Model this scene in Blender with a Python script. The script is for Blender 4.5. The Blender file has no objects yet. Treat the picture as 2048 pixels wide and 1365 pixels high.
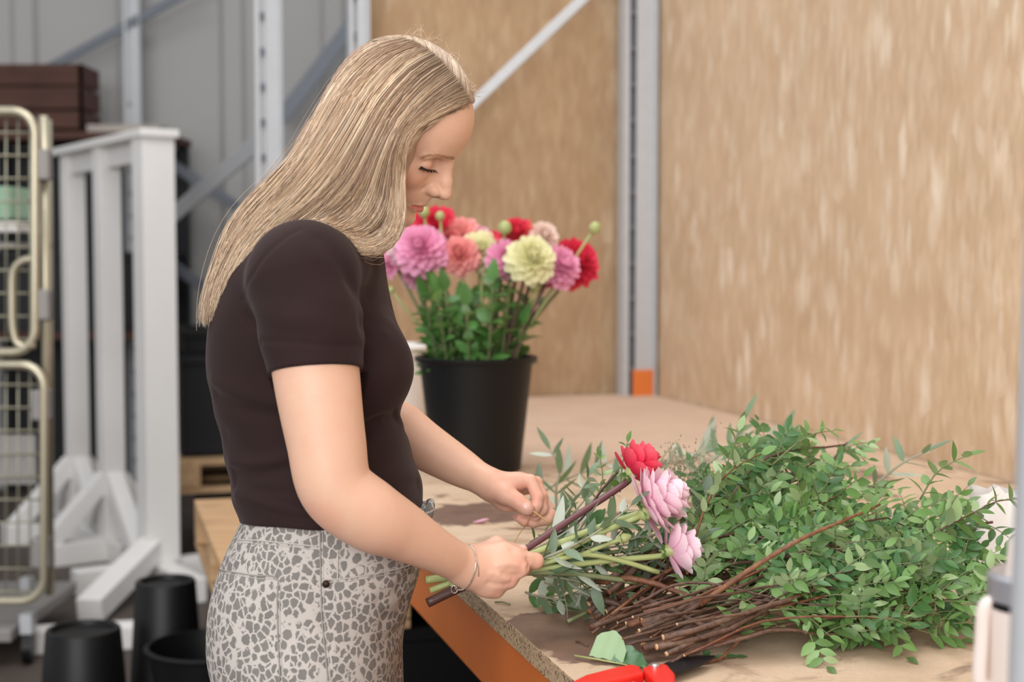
import bpy, bmesh, math, random, time
import numpy as np
from mathutils import Vector, Matrix

random.seed(7); RNG = np.random.default_rng(7)
SC = bpy.context.scene
COL = SC.collection

# ------------------------------------------------------------------ camera
FPX, CU, CV, CAMH = 2844.0, 1024.0, 682.5, 1.38
PITCH = math.atan(167.5 / FPX)
cam_d = bpy.data.cameras.new('camera'); cam = bpy.data.objects.new('camera', cam_d); COL.objects.link(cam)
cam.location = (0, 0, CAMH); cam.rotation_euler = (math.pi / 2 - PITCH, 0, 0)
cam_d.sensor_width = 36.0; cam_d.lens = FPX / 2048 * 36.0
cam_d.clip_start = 0.05; cam_d.clip_end = 100
cam_d.dof.use_dof = True; cam_d.dof.focus_distance = 1.93; cam_d.dof.aperture_fstop = 3.6
SC.camera = cam

# ------------------------------------------------------------------ light
w = bpy.data.worlds.new('hall_daylight'); SC.world = w; w.use_nodes = True
bg = w.node_tree.nodes['Background']; bg.inputs[0].default_value = (0.93, 0.96, 1.0, 1); bg.inputs[1].default_value = 0.64

def area(name, loc, target, size, size_y, power, col):
    l = bpy.data.lights.new(name, 'AREA'); l.shape = 'RECTANGLE'; l.size = size; l.size_y = size_y
    l.energy = power; l.color = col
    o = bpy.data.objects.new(name, l); COL.objects.link(o); o.location = loc
    d = Vector(target) - Vector(loc); o.rotation_euler = d.to_track_quat('-Z', 'Y').to_euler()
    return o
area('open_hall_door_daylight', (-1.5, -4.0, 2.9), (0.0, 2.4, 1.1), 5.0, 3.6, 355, (1.0, 0.985, 0.965))
area('hall_roof_light', (-0.5, 2.6, 5.4), (-0.1, 2.6, 0.9), 4.0, 3.0, 150, (1.0, 0.985, 0.97))

vs = SC.view_settings
vs.view_transform = 'Standard'; vs.look = 'None'; vs.gamma = 1.0; vs.use_curve_mapping = False
vs.exposure = 0.1

# ------------------------------------------------------------------ pixel -> world
_cp, _sp = math.cos(PITCH), math.sin(PITCH)
def ray(u, v):
    x = (np.asarray(u, float) - CU) / FPX; y = -(np.asarray(v, float) - CV) / FPX
    d = np.stack([x, _cp + y * _sp, -_sp + y * _cp], -1)
    return d / d[..., 1:2]
def P(u, v, Y):
    d = ray(u, v) * np.asarray(Y, float)[..., None]
    return d + np.array([0, 0, CAMH])
def V(u, v, Y): return Vector(P(u, v, Y))
def onz(u, v, z):
    d = ray(u, v); t = (z - CAMH) / d[2]; return Vector((d[0] * t, d[1] * t, z))
def project(p):
    p = np.asarray(p, float) - np.array([0, 0, CAMH])
    fwd = p[..., 1] * _cp - p[..., 2] * _sp; up = p[..., 1] * _sp + p[..., 2] * _cp
    return CU + FPX * p[..., 0] / fwd, CV - FPX * up / fwd

# bench frame: TD runs along the bench into the hall, ND across it to the OSB wall
YAW = math.atan(832 / FPX)
TD = Vector((-math.sin(YAW), math.cos(YAW), 0)); ND = Vector((math.cos(YAW), math.sin(YAW), 0))
def NT(n, t, z=0.0): return ND * n + TD * t + Vector((0, 0, z))
ZT = 0.87

# ------------------------------------------------------------------ object helpers
def set_props(o, label=None, cat=None, group=None, kind=None):
    if label: o['label'] = label
    if cat: o['category'] = cat
    if group: o['group'] = group
    if kind: o['kind'] = kind
    return o
def thing(name, label, cat, loc=(0, 0, 0), group=None, kind=None):
    o = bpy.data.objects.new(name, None); COL.objects.link(o); o.location = loc
    o.empty_display_size = 0.05
    return set_props(o, label, cat, group, kind)
def link(name, me, parent=None, M=None):
    """link mesh data; M (or the mesh) is in world space"""
    o = bpy.data.objects.new(name, me); COL.objects.link(o)
    M = M.copy() if M is not None else Matrix.Identity(4)
    if parent is not None:
        o.parent = parent
        q = parent
        off = Vector((0, 0, 0))
        while q is not None:
            off += q.location; q = q.parent
        M.translation = M.translation - off
    o.matrix_basis = M
    return o

class MB:
    def __init__(s): s.v = []; s.f = []; s.smooth = True
    def add(s, vs_, fs_):
        b = len(s.v); s.v.extend([tuple(p) for p in vs_]); s.f.extend([tuple(i + b for i in f) for f in fs_]); return s
    def box(s, c, hx, hy, hz, ax=None):
        c = Vector(c); X, Y, Z = ax if ax else (Vector((1, 0, 0)), Vector((0, 1, 0)), Vector((0, 0, 1)))
        vs_ = [c + X * (hx * i) + Y * (hy * j) + Z * (hz * k) for k in (-1, 1) for j in (-1, 1) for i in (-1, 1)]
        return s.add(vs_, [(0, 2, 3, 1), (4, 5, 7, 6), (0, 1, 5, 4), (2, 6, 7, 3), (0, 4, 6, 2), (1, 3, 7, 5)])
    def bar(s, a, b, w_, h_, up=(0, 0, 1)):
        a = Vector(a); b = Vector(b); d = (b - a); L = d.length; d = d / L
        u = Vector(up); sd = d.cross(u)
        if sd.length < 1e-4: sd = d.cross(Vector((0, 1, 0)))
        sd.normalize(); u = sd.cross(d).normalized()
        return s.box((a + b) / 2, L / 2, w_ / 2, h_ / 2, (d, sd, u))
    def tube(s, pts, radii, n=8, cap=True, flat=1.0, up=None):
        pts = [Vector(p) for p in pts]; m = len(pts)
        if not hasattr(radii, '__len__'): radii = [radii] * m
        t = [(pts[min(i + 1, m - 1)] - pts[max(i - 1, 0)]).normalized() for i in range(m)]
        a = Vector(up) if up is not None else Vector((0, 0, 1))
        if abs(t[0].dot(a)) > 0.95: a = Vector((1, 0, 0)) if abs(t[0].x) < .9 else Vector((0, 1, 0))
        nr = (a - t[0] * a.dot(t[0])).normalized()
        vs_ = []
        for i in range(m):
            nr = (nr - t[i] * nr.dot(t[i])).normalized(); bn = t[i].cross(nr)
            for k in range(n):
                q = 2 * math.pi * k / n
                vs_.append(pts[i] + (nr * math.cos(q) * flat + bn * math.sin(q)) * radii[i])
        fs_ = [(i * n + k, i * n + (k + 1) % n, (i + 1) * n + (k + 1) % n, (i + 1) * n + k) for i in range(m - 1) for k in range(n)]
        if cap:
            fs_.append(tuple(reversed(range(n)))); fs_.append(tuple((m - 1) * n + k for k in range(n)))
        return s.add(vs_, fs_)
    def lathe(s, prof, n=32, c=(0, 0, 0), axis=(0, 0, 1), cap=(False, False)):
        c = Vector(c); az = Vector(axis).normalized(); ax = az.orthogonal().normalized(); ay = az.cross(ax)
        vs_ = [c + az * z + (ax * math.cos(2 * math.pi * k / n) + ay * math.sin(2 * math.pi * k / n)) * r for r, z in prof for k in range(n)]
        m = len(prof)
        fs_ = [(i * n + k, i * n + (k + 1) % n, (i + 1) * n + (k + 1) % n, (i + 1) * n + k) for i in range(m - 1) for k in range(n)]
        if cap[0]: fs_.append(tuple(reversed(range(n))))
        if cap[1]: fs_.append(tuple((m - 1) * n + k for k in range(n)))
        return s.add(vs_, fs_)
    def prism(s, poly, d, thick):
        """poly: world points in a plane, d: direction, thick: length"""
        d = Vector(d).normalized() * thick; n = len(poly); poly = [Vector(p) for p in poly]
        return s.add(poly + [p + d for p in poly], [tuple(range(n)), tuple(reversed(range(n, 2 * n)))] + [(i, i + n, (i + 1) % n + n, (i + 1) % n) for i in range(n)])
    def mesh(s, name, mat=None, smooth=None):
        me = bpy.data.meshes.new(name); me.from_pydata(s.v, [], s.f)
        bm_ = bmesh.new(); bm_.from_mesh(me); bmesh.ops.recalc_face_normals(bm_, faces=bm_.faces); bm_.to_mesh(me); bm_.free()
        if mat is not None: me.materials.append(mat)
        if smooth: me.shade_smooth(); 
        if smooth == 'auto':
            try: me.set_sharp_from_angle(angle=math.radians(40))
            except Exception: pass
        return me
    def build(s, name, mat, parent=None, smooth=False, bevel=0.0, seg=2):
        o = link(name, s.mesh(name, mat, smooth), parent)
        if bevel > 0:
            b = o.modifiers.new('bevel', 'BEVEL'); b.width = bevel; b.segments = seg; b.limit_method = 'ANGLE'; b.angle_limit = math.radians(40)
        return o

def spline(pts, n):
    """Catmull-Rom through pts, n samples"""
    p = np.asarray([tuple(q) for q in pts], float)
    m = len(p); e = np.vstack([2 * p[0] - p[1], p, 2 * p[-1] - p[-2]])
    t = np.linspace(0, m - 1 - 1e-9, n); i = t.astype(int); f = (t - i)[:, None]
    a, b, c, d = e[i], e[i + 1], e[i + 2], e[i + 3]
    return 0.5 * (2 * b + (c - a) * f + (2 * a - 5 * b + 4 * c - d) * f * f + (3 * b - a - 3 * c + d) * f ** 3)

# ------------------------------------------------------------------ materials
def srgb(r, g, b):
    f = lambda c: (c / 255 / 12.92) if c / 255 <= 0.04045 else ((c / 255 + 0.055) / 1.055) ** 2.4
    return (f(r), f(g), f(b), 1)
class NT_:
    def __init__(s, name):
        s.m = bpy.data.materials.new(name); s.m.use_nodes = True; s.t = s.m.node_tree; s.n = s.t.nodes
        s.b = s.n['Principled BSDF']; s.out = s.n['Material Output']
    def new(s, t, **kw):
        n = s.n.new(t)
        for k, v in kw.items(): setattr(n, k, v)
        return n
    def l(s, a, b): s.t.links.new(a, b)
    def coord(s, scale=(1, 1, 1), rot=(0, 0, 0), kind='Object', loc=(0, 0, 0)):
        tc = s.new('ShaderNodeTexCoord'); mp = s.new('ShaderNodeMapping'); s.l(tc.outputs[kind], mp.inputs[0])
        mp.inputs['Scale'].default_value = scale; mp.inputs['Rotation'].default_value = rot; mp.inputs['Location'].default_value = loc
        return mp.outputs[0]
    def noise(s, vec, scale, detail=4, rough=0.55, dist=0.0):
        n = s.new('ShaderNodeTexNoise'); s.l(vec, n.inputs['Vector']); n.inputs['Scale'].default_value = scale
        n.inputs['Detail'].default_value = detail; n.inputs['Roughness'].default_value = rough; n.inputs['Distortion'].default_value = dist
        return n
    def voro(s, vec, scale, feature='F1', rnd=1.0):
        n = s.new('ShaderNodeTexVoronoi', feature=feature); s.l(vec, n.inputs['Vector']); n.inputs['Scale'].default_value = scale
        n.inputs['Randomness'].default_value = rnd; return n
    def ramp(s, fac, stops, interp='LINEAR'):
        r = s.new('ShaderNodeValToRGB'); r.color_ramp.interpolation = interp; s.l(fac, r.inputs[0])
        e = r.color_ramp.elements
        while len(e) < len(stops): e.new(0.5)
        for q, (p, c) in zip(e, stops): q.position = p; q.color = c if len(c) == 4 else (*c, 1)
        return r.outputs[0]
    def mix(s, fac, a, b, mode='MIX'):
        m = s.new('ShaderNodeMix', data_type='RGBA', blend_type=mode)
        for sock, v in ((m.inputs[0], fac), (m.inputs[6], a), (m.inputs[7], b)):
            if hasattr(v, 'node'): s.l(v, sock)
            else: sock.default_value = v
        return m.outputs[2]
    def math(s, op, a, b=0.0):
        m = s.new('ShaderNodeMath', operation=op)
        for sock, v in zip(m.inputs, (a, b)):
            if hasattr(v, 'node'): s.l(v, sock)
            else: sock.default_value = v
        return m.outputs[0]
    def base(s, c):
        if hasattr(c, 'node'): s.l(c, s.b.inputs['Base Color'])
        else: s.b.inputs['Base Color'].default_value = c
    def set(s, **kw):
        for k, v in kw.items(): s.b.inputs[k.replace('_', ' ')].default_value = v
        return s
    def bump(s, h, strength=0.3, dist=0.002):
        b = s.new('ShaderNodeBump'); b.inputs['Strength'].default_value = strength; b.inputs['Distance'].default_value = dist
        s.l(h, b.inputs['Height']); s.l(b.outputs[0], s.b.inputs['Normal'])
BLK = (0, 0, 0, 1); WHT = (1, 1, 1, 1)
def plain(name, c, rough=0.5, metal=0.0, var=0.12, scale=30, bump=0.1, spec=0.5):
    m = NT_(name); v = m.coord()
    n = m.noise(v, scale, 5)
    m.base(m.mix(n.outputs[0], tuple(x * (1 - var) for x in c[:3]) + (1,), tuple(min(1, x * (1 + var)) for x in c[:3]) + (1,)))
    m.set(Roughness=rough, Metallic=metal); m.b.inputs['Specular IOR Level'].default_value = spec
    if bump: m.bump(n.outputs[0], bump, 0.001)
    return m.m
MAT = {}
# ------------------------------------------------------------------ setting materials
def osb(name, rot_z, tones):
    m = NT_(name); v0 = m.coord(kind='Object')
    rot = m.new('ShaderNodeMapping'); m.l(v0, rot.inputs[0]); rot.inputs['Rotation'].default_value = (0, 0, rot_z); v = rot.outputs[0]
    nz = m.noise(v, 16.0, 3); warp = m.new('ShaderNodeVectorMath', operation='MULTIPLY_ADD')
    m.l(nz.outputs['Color'], warp.inputs[0]); warp.inputs[1].default_value = (0.022, 0.022, 0.022); m.l(v, warp.inputs[2])
    col = m.ramp(m.noise(v, 2.2, 6, 0.6).outputs[0], [(0.3, tones[0]), (0.7, tones[1])])
    def layer(col, ang, sx, sz, seed, lo, hi, tone, amt):
        mp = m.new('ShaderNodeMapping'); m.l(warp.outputs[0], mp.inputs[0])
        mp.inputs['Rotation'].default_value = (ang * 0.0, ang, 0); mp.inputs['Scale'].default_value = (sx, 1.0, sz); mp.inputs['Location'].default_value = (seed, 0, seed * 1.7)
        vo = m.voro(mp.outputs[0], 1.0); sp = m.new('ShaderNodeSeparateColor'); m.l(vo.outputs['Color'], sp.inputs[0])
        edge = m.ramp(vo.outputs['Distance'], [(0.25, WHT), (0.75, BLK)])
        k = m.math('MULTIPLY', m.ramp(sp.outputs[0], [(lo, BLK), (hi, WHT)]), edge)
        return m.mix(m.math('MULTIPLY', k, amt), col, tone)
    for ang, sx, sz, seed, lo, hi, tone, amt in [
            (0.05, 55, 14, 3.1, 0.35, 0.9, tones[2], 0.45), (-0.28, 60, 15, 9.4, 0.45, 0.9, tones[3], 0.45), (0.35, 42, 10, 17.2, 0.62, 0.95, tones[2], 0.5),
            (0.75, 50, 13, 23.0, 0.72, 0.97, tones[3], 0.4), (-0.08, 30, 9, 31.0, 0.6, 1.0, tones[4], 0.42), (0.16, 20, 7, 41.0, 0.90, 0.97, tones[4], 0.8), (-0.3, 26, 9, 91.0, 0.7, 1.0, tones[4], 0.35), (0.5, 40, 12, 71.0, 0.7, 1.0, tones[2], 0.5), (-0.5, 46, 14, 81.0, 0.7, 1.0, tones[3], 0.45),
            (-0.9, 75, 16, 51.0, 0.8, 0.98, tones[0], 0.7), (0.1, 90, 24, 61.0, 0.55, 0.95, tones[0], 0.35)]:
        col = layer(col, ang, sx, sz, seed, lo, hi, tone, amt)
    m.base(col); m.set(Roughness=0.72)
    m.bump(m.noise(v, 60, 5).outputs[0], 0.15, 0.002)
    return m.m
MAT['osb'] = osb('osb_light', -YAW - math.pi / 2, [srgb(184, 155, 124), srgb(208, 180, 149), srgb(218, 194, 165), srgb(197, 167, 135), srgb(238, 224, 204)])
MAT['osb_dark'] = osb('osb_shaded', -YAW, [srgb(146, 118, 88), srgb(166, 138, 106), srgb(176, 150, 120), srgb(152, 122, 92), srgb(186, 164, 136)])  # same flake board as the right wall, its shade put into darker tones

WET = [tuple(onz(1120, 1262, ZT))[:2] + (0.115,), tuple(onz(1230, 1290, ZT))[:2] + (0.10,), tuple(onz(940, 1030, ZT))[:2] + (0.13,), tuple(onz(1010, 1110, ZT))[:2] + (0.08,), tuple(onz(1330, 1240, ZT))[:2] + (0.13,)]
def chip(name, c1, c2, stain_amt):
    m = NT_(name); v = m.coord()
    col = m.ramp(m.noise(v, 6, 8, 0.65).outputs[0], [(0.3, c1), (0.7, c2)])
    sp = m.voro(v, 420); col = m.mix(m.ramp(sp.outputs['Color'], [(0.2, BLK), (0.9, (0.25, 0.25, 0.25, 1))]), col, tuple(x * 0.72 for x in c1[:3]) + (1,))
    if stain_amt:
        st = m.noise(m.coord(scale=(1, 1.5, 1), loc=(0.25, 0.05, 0)), 4.2, 7, 0.5, 0.6).outputs[0]
        k = m.ramp(st, [(0.60, BLK), (0.64, WHT)])
        wob = m.noise(v, 13, 6, 0.6)
        for (px_, py_, rad_) in WET:
            vd = m.new('ShaderNodeVectorMath', operation='DISTANCE'); m.l(v, vd.inputs[0]); vd.inputs[1].default_value = (px_, py_, ZT)
            dd = m.math('ADD', m.math('DIVIDE', vd.outputs['Value'], rad_), m.math('MULTIPLY', m.math('SUBTRACT', wob.outputs[0], 0.5), 1.7))
            k = m.math('MAXIMUM', k, m.ramp(dd, [(0.86, WHT), (0.96, BLK)]))
        col = m.mix(m.math('MULTIPLY', k, stain_amt), col, m.mix(m.noise(v, 25, 5).outputs[0], srgb(98, 76, 66), srgb(140, 112, 96)))
        st2 = m.noise(m.coord(loc=(2, 1, 0)), 11, 6, 0.6, 0.5).outputs[0]
        col = m.mix(m.math('MULTIPLY', m.ramp(st2, [(0.54, BLK), (0.62, WHT)]), 0.45), col, srgb(140, 108, 86))
        m.l(m.math('SUBTRACT', 0.75, m.math('MULTIPLY', k, 0.3)), m.b.inputs['Roughness'])
    else: m.set(Roughness=0.75)
    m.base(col); m.bump(sp.outputs['Distance'], 0.12, 0.001)
    return m.m
MAT['bench'] = chip('stained_chipboard', srgb(190, 162, 134), srgb(212, 188, 162), 1.0)
MAT['bench_clean'] = chip('clean_chipboard', srgb(196, 168, 146), srgb(208, 182, 160), 0)
def chip_edge():
    m = NT_('chipboard_edge'); v = m.coord()
    a = m.voro(v, 330); b = m.noise(v, 90, 5)
    col = m.mix(b.outputs[0], srgb(150, 122, 94), srgb(206, 180, 146))
    sp = m.new('ShaderNodeSeparateColor'); m.l(a.outputs['Color'], sp.inputs[0])
    col = m.mix(m.ramp(sp.outputs[0], [(0.72, BLK), (0.95, WHT)]), col, srgb(96, 70, 50))
    m.base(col); m.set(Roughness=0.85); m.bump(a.outputs['Distance'], 0.6, 0.002); return m.m
MAT['chip_edge'] = chip_edge()
MAT['orange'] = plain('orange_enamel', srgb(214, 116, 52), 0.42, 0, 0.06, 12, 0.05)
MAT['galv'] = plain('galvanised_steel', srgb(182, 184, 187), 0.45, 0.1, 0.08, 25, 0.08)
MAT['galv_dark'] = plain('steel_shadow_grey', srgb(104, 108, 116), 0.5, 0.3, 0.1, 25, 0.05)
MAT['white_paint'] = plain('white_painted_wood', srgb(232, 229, 226), 0.5, 0, 0.03, 18, 0.06)
MAT['white_plastic'] = plain('white_plastic', srgb(232, 228, 224), 0.4, 0, 0.03, 8, 0)
MAT['black_plastic'] = plain('black_plastic', srgb(13, 13, 14), 0.45, 0, 0.1, 40, 0.05, 0.3)
MAT['dark_plastic'] = plain('charcoal_plastic', srgb(26, 26, 29), 0.5, 0, 0.1, 40, 0.05, 0.3)
def woodmat(name, c1, c2, scale=(3, 40, 40)):
    m = NT_(name); v = m.coord(scale=scale)
    n = m.noise(v, 1.0, 8, 0.65, 1.2); n2 = m.noise(m.coord(), 4, 3)
    col = m.mix(m.ramp(n.outputs[0], [(0.3, BLK), (0.7, WHT)]), c1, c2)
    col = m.mix(m.ramp(n2.outputs[0], [(0.55, BLK), (0.8, (0.6, 0.6, 0.6, 1))]), col, tuple(x * 0.55 for x in c1[:3]) + (1,))
    m.base(col); m.set(Roughness=0.78); m.bump(n.outputs[0], 0.2, 0.002); return m.m
MAT['pallet'] = woodmat('pallet_wood', srgb(172, 132, 92), srgb(206, 172, 132))
MAT['brown_wood'] = woodmat('dark_brown_wood', srgb(62, 36, 28), srgb(88, 54, 42))
MAT['grey_wood'] = woodmat('grey_board', srgb(150, 140, 130), srgb(190, 182, 174))
def floor_mat():
    m = NT_('concrete_floor'); v = m.coord()
    col = m.ramp(m.noise(v, 2.5, 8, 0.65).outputs[0], [(0.3, srgb(58, 49, 43)), (0.7, srgb(82, 71, 63))])
    col = m.mix(m.math('MULTIPLY', m.ramp(m.noise(v, 40, 5).outputs[0], [(0.55, BLK), (0.75, WHT)]), 0.4), col, srgb(66, 56, 48))
    m.base(col); m.set(Roughness=0.7); m.bump(m.noise(v, 30, 6).outputs[0], 0.2, 0.003); return m.m
MAT['floor'] = floor_mat()
MAT['cladding'] = plain('pale_grey_steel_cladding', srgb(158, 156, 154), 0.5, 0.0, 0.03, 3, 0.02)

# ------------------------------------------------------------------ floor and walls
def struct(name, mb, mat, smooth=False, bevel=0):
    return set_props(mb.build(name, mat, None, smooth, bevel), kind='structure')
struct('floor', MB().box((-1.0, 4.5, -0.05), 9.5, 9.5, 0.05), MAT['floor'])

# far wall of profiled steel cladding (ribs are real folds)
def clad():
    mb = MB(); Y0 = 8.9; prof = []
    x = -7.0
    while x < 2.6:
        prof += [(x, 0), (x + 0.42, 0), (x + 0.45, 0.03), (x + 0.55, 0.03), (x + 0.58, 0)]; x += 0.60
    ext = Matrix.Rotation(YAW * 0.55, 3, 'Z')
    pts = [ext @ Vector((a, -b, 0)) + Vector((0, Y0, 0)) for a, b in prof]
    n = len(pts)
    mb.add([p for p in pts] + [p + Vector((0, 0, 5.2)) for p in pts], [(i, i + 1, i + 1 + n, i + n) for i in range(n - 1)])
    return mb
o = struct('wall_far', clad(), MAT['cladding'])
sm = o.modifiers.new('thick', 'SOLIDIFY'); sm.thickness = 0.02; sm.offset = 1

N_FRONT, N_WALL, T_END = 0.546, 1.99, 4.91
def nt_box(n0, n1, t0, t1, z0, z1, mb=None):
    mb = mb or MB()
    return mb.box(NT((n0 + n1) / 2, (t0 + t1) / 2, (z0 + z1) / 2), (n1 - n0) / 2, (t1 - t0) / 2, (z1 - z0) / 2, (ND, TD, Vector((0, 0, 1))))
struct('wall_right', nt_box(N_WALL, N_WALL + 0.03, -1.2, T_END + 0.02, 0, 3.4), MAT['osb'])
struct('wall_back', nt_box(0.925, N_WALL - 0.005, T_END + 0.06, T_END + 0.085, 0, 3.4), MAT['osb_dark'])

# ------------------------------------------------------------------ bench on racking beams
bench = thing('workbench', 'long chipboard workbench on orange racking beams along the flake-board wall', 'workbench', NT(1.2, 2.2, 0))
T_SEAM = 3.3
def board(name, n0, n1, t0, t1, mat):
    me_o = nt_box(n0, n1, t0, t1, ZT - 0.03, ZT).build(name, mat, bench, bevel=0.0015)
    me_o.data.materials.append(MAT['chip_edge'])
    for p in me_o.data.polygons:
        if abs(p.normal.z) < 0.5: p.material_index = 1
    return me_o
board('tabletop', N_FRONT, N_WALL - 0.005, 0.10, T_SEAM, MAT['bench'])
board('tabletop', N_FRONT, N_WALL - 0.005, T_SEAM + 0.006, T_END + 0.05, MAT['bench_clean'])
def beam(n0, n1, name='beam'):
    b = nt_box(n0, n1, 0.1, T_END, ZT - 0.145, ZT - 0.0305); return b.build(name, MAT['orange'], bench, bevel=0.006)
beam(N_FRONT + 0.012, N_FRONT + 0.055); beam(N_WALL - 0.16, N_WALL - 0.12)
for t in (0.35, 4.80):
    for n in (N_FRONT + 0.16, N_WALL - 0.25):
        nt_box(n - 0.04, n + 0.04, t - 0.04, t + 0.04, 0, ZT - 0.03).build('leg', MAT['galv_dark'], bench, bevel=0.004)  # legs coloured dark to stand for the shade below the bench

# ------------------------------------------------------------------ rack uprights
def upright(c, ax, ay, z0, z1, label, w_=0.105, d_=0.07, foot=None, group=None, slot='galv_dark'):
    """perforated omega upright: two flanges, web, lips and holes drawn as recessed teardrops"""
    t = thing('rack_upright', label, 'rack post', (c.x, c.y, z0), group)
    Z = Vector((0, 0, 1)); mb = MB()
    h = (z1 - z0) / 2; mid = Vector((c.x, c.y, (z0 + z1) / 2))
    mb.box(mid + ax * (w_ * 0.2), w_ * 0.3, 0.004, h, (ax, ay, Z))          # face right of the slot
    mb.box(mid - ax * (w_ * 0.42), w_ * 0.08, 0.004, h, (ax, ay, Z))          # narrow face left of the slot
    mb.box(mid + ax * (w_ * 0.5), 0.003, d_ / 2, h, (ax, ay, Z)); 
    for sx in (-1, 1):
        mb.box(mid + ax * (sx * w_ * 0.5) + ay * (d_ / 2), 0.003, d_ / 2, h, (ax, ay, Z))
    mb.build('post', MAT['galv'], t)
    wb = MB(); wb.box(mid - ax * (w_ * 0.14) + ay * 0.018, w_ * 0.22, 0.003, h, (ax, ay, Z)); wb.build('web', MAT[slot], t)
    z = z0 + 0.06
    hole = MB(); hole.box((0, 0, 0), w_ * 0.12, 0.010, 0.012, (ax, ay, Z)); hm = hole.mesh('rung', MAT['galv_dark'])
    while z < min(z1, 2.3):
        link('rung', hm, t, Matrix.Translation(Vector((c.x, c.y, z)) - ax * (w_ * 0.2) + ay * 0.012)); z += 0.13
    if foot is not None:
        fb = MB(); fb.box(Vector((c.x, c.y, foot)) + ax * (w_ * 0.16) - ay * 0.006, w_ * 0.36, 0.008, 0.05, (ax, ay, Z)); fb.build('beam_connector', MAT['orange'], t, bevel=0.003)
    return t
c1 = NT(1.915, T_END - 0.02); up1 = upright(c1, ND, TD, 0, 3.3, 'grey slotted rack upright with orange connector in the corner of the flake-board walls', 0.115, 0.06, ZT + 0.045)
def at_u(u, Y): d = ray(u, 515); return Vector((d[0] * Y, Y, 0))
c2 = at_u(721, 4.93); upright(c2, ND, TD, 0, 3.3, 'grey rack upright at the edge of the tan back board, above the woman\'s head', 0.06, 0.06, slot='galv')
c3 = at_u(540, 5.3); upright(c3, ND, TD, 0, 3.3, 'pale grey rack upright behind the woman\'s long hair, beside the cladding', 0.092, 0.06, slot='galv')
c4 = at_u(270, 8.3); upright(c4, ND, TD, 0, 3.4, 'thin grey wall post against the cladding, behind the white posts', 0.085, 0.08, slot='galv')
def brace(a, b, w_, label, mat='galv', d_=0.025):
    t = MB().bar(a, b, w_, d_, up=(0, -1, 0)).build('diagonal_brace', MAT[mat], None, bevel=0.003); set_props(t, label, 'brace'); return t
brace(V(728, 416, 4.93), V(1260, -92, 5.08), 0.036, 'pale diagonal brace from the hidden post up across the darkened back board', 'galv')
brace(V(300, 470, 6.9), V(520, 282, 6.2), 0.07, 'grey diagonal brace rising behind the white posts to the pale upright')
brace(V(90, 140, 8.3), V(420, -40, 8.3), 0.05, 'thin dark diagonal bar high on the cladding, top left', 'galv_dark')
brace(V(330, 320, 8.2), V(560, 470, 8.3), 0.06, 'dark diagonal bar falling right behind the white posts', 'galv_dark')
brace(V(330, 520, 8.1), V(480, 625, 8.2), 0.06, 'low dark diagonal bar on the cladding beside the hair ends', 'galv_dark')
brace(V(560, 240, 8.4), V(720, 30, 8.4), 0.09, 'grey slanted bar on the cladding between two uprights above the hair', 'galv_dark')

# ------------------------------------------------------------------ white post stand (three braced posts under one rail)
def post_stand():
    bases = [(at_u(309, 5.95), 0.138), (at_u(216, 6.45), 0.100), (at_u(148, 6.95), 0.096)]
    t = thing('post_stand', 'white painted wooden stand of three braced posts under one top rail', 'stand', bases[0][0])
    ax0 = (bases[1][0] - bases[0][0]).normalized(); sd = Vector((0, 0, 1)).cross(ax0)
    ztop = V(311, 276, 5.95).z
    for i, (b, w_) in enumerate(bases):
        p = MB().box(b + Vector((0, 0, ztop / 2 + 0.05)), w_ / 2, w_ / 2, ztop / 2 - 0.05, (ax0, sd, Vector((0, 0, 1)))).build('post', MAT['white_paint'], t, bevel=0.004)
        for k, (d, L) in enumerate(((ax0, 0.36), (-ax0, 0.42), (sd, 0.36), (-sd, 0.30))):
            MB().bar(b + Vector((0, 0, 0.05)), b + d * L + Vector((0, 0, 0.05)), 0.09, 0.10).build('foot', MAT['white_paint'], t, bevel=0.004)
            if i == 0:
                if k == 0: MB().bar(b + Vector((-0.02, -0.03, 0.16)), b + Vector((-0.10, -0.66, 0.05)), 0.10, 0.09).build('foot_brace', MAT['white_paint'], t, bevel=0.004)
                continue
            MB().bar(b + d * 0.03 + Vector((0, 0, 0.38)), b + d * (L - 0.05) + Vector((0, 0, 0.08)), 0.075, 0.075).build('foot_brace', MAT['white_paint'], t, bevel=0.004)
    a, c = bases[0][0] - ax0 * 0.09, bases[2][0] + ax0 * 0.09
    MB().bar(a + Vector((0, 0, ztop + 0.014)), c + Vector((0, 0, ztop + 0.014)), 0.165, 0.035).build('cap_rail', MAT['white_paint'], t, bevel=0.006)
    MB().bar(a + ax0 * 0.1 + Vector((0, 0, ztop - 0.05)), c - ax0 * 0.1 + Vector((0, 0, ztop - 0.05)), 0.05, 0.09).build('under_rail', MAT['white_paint'], t, bevel=0.004)
post_stand()

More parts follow.
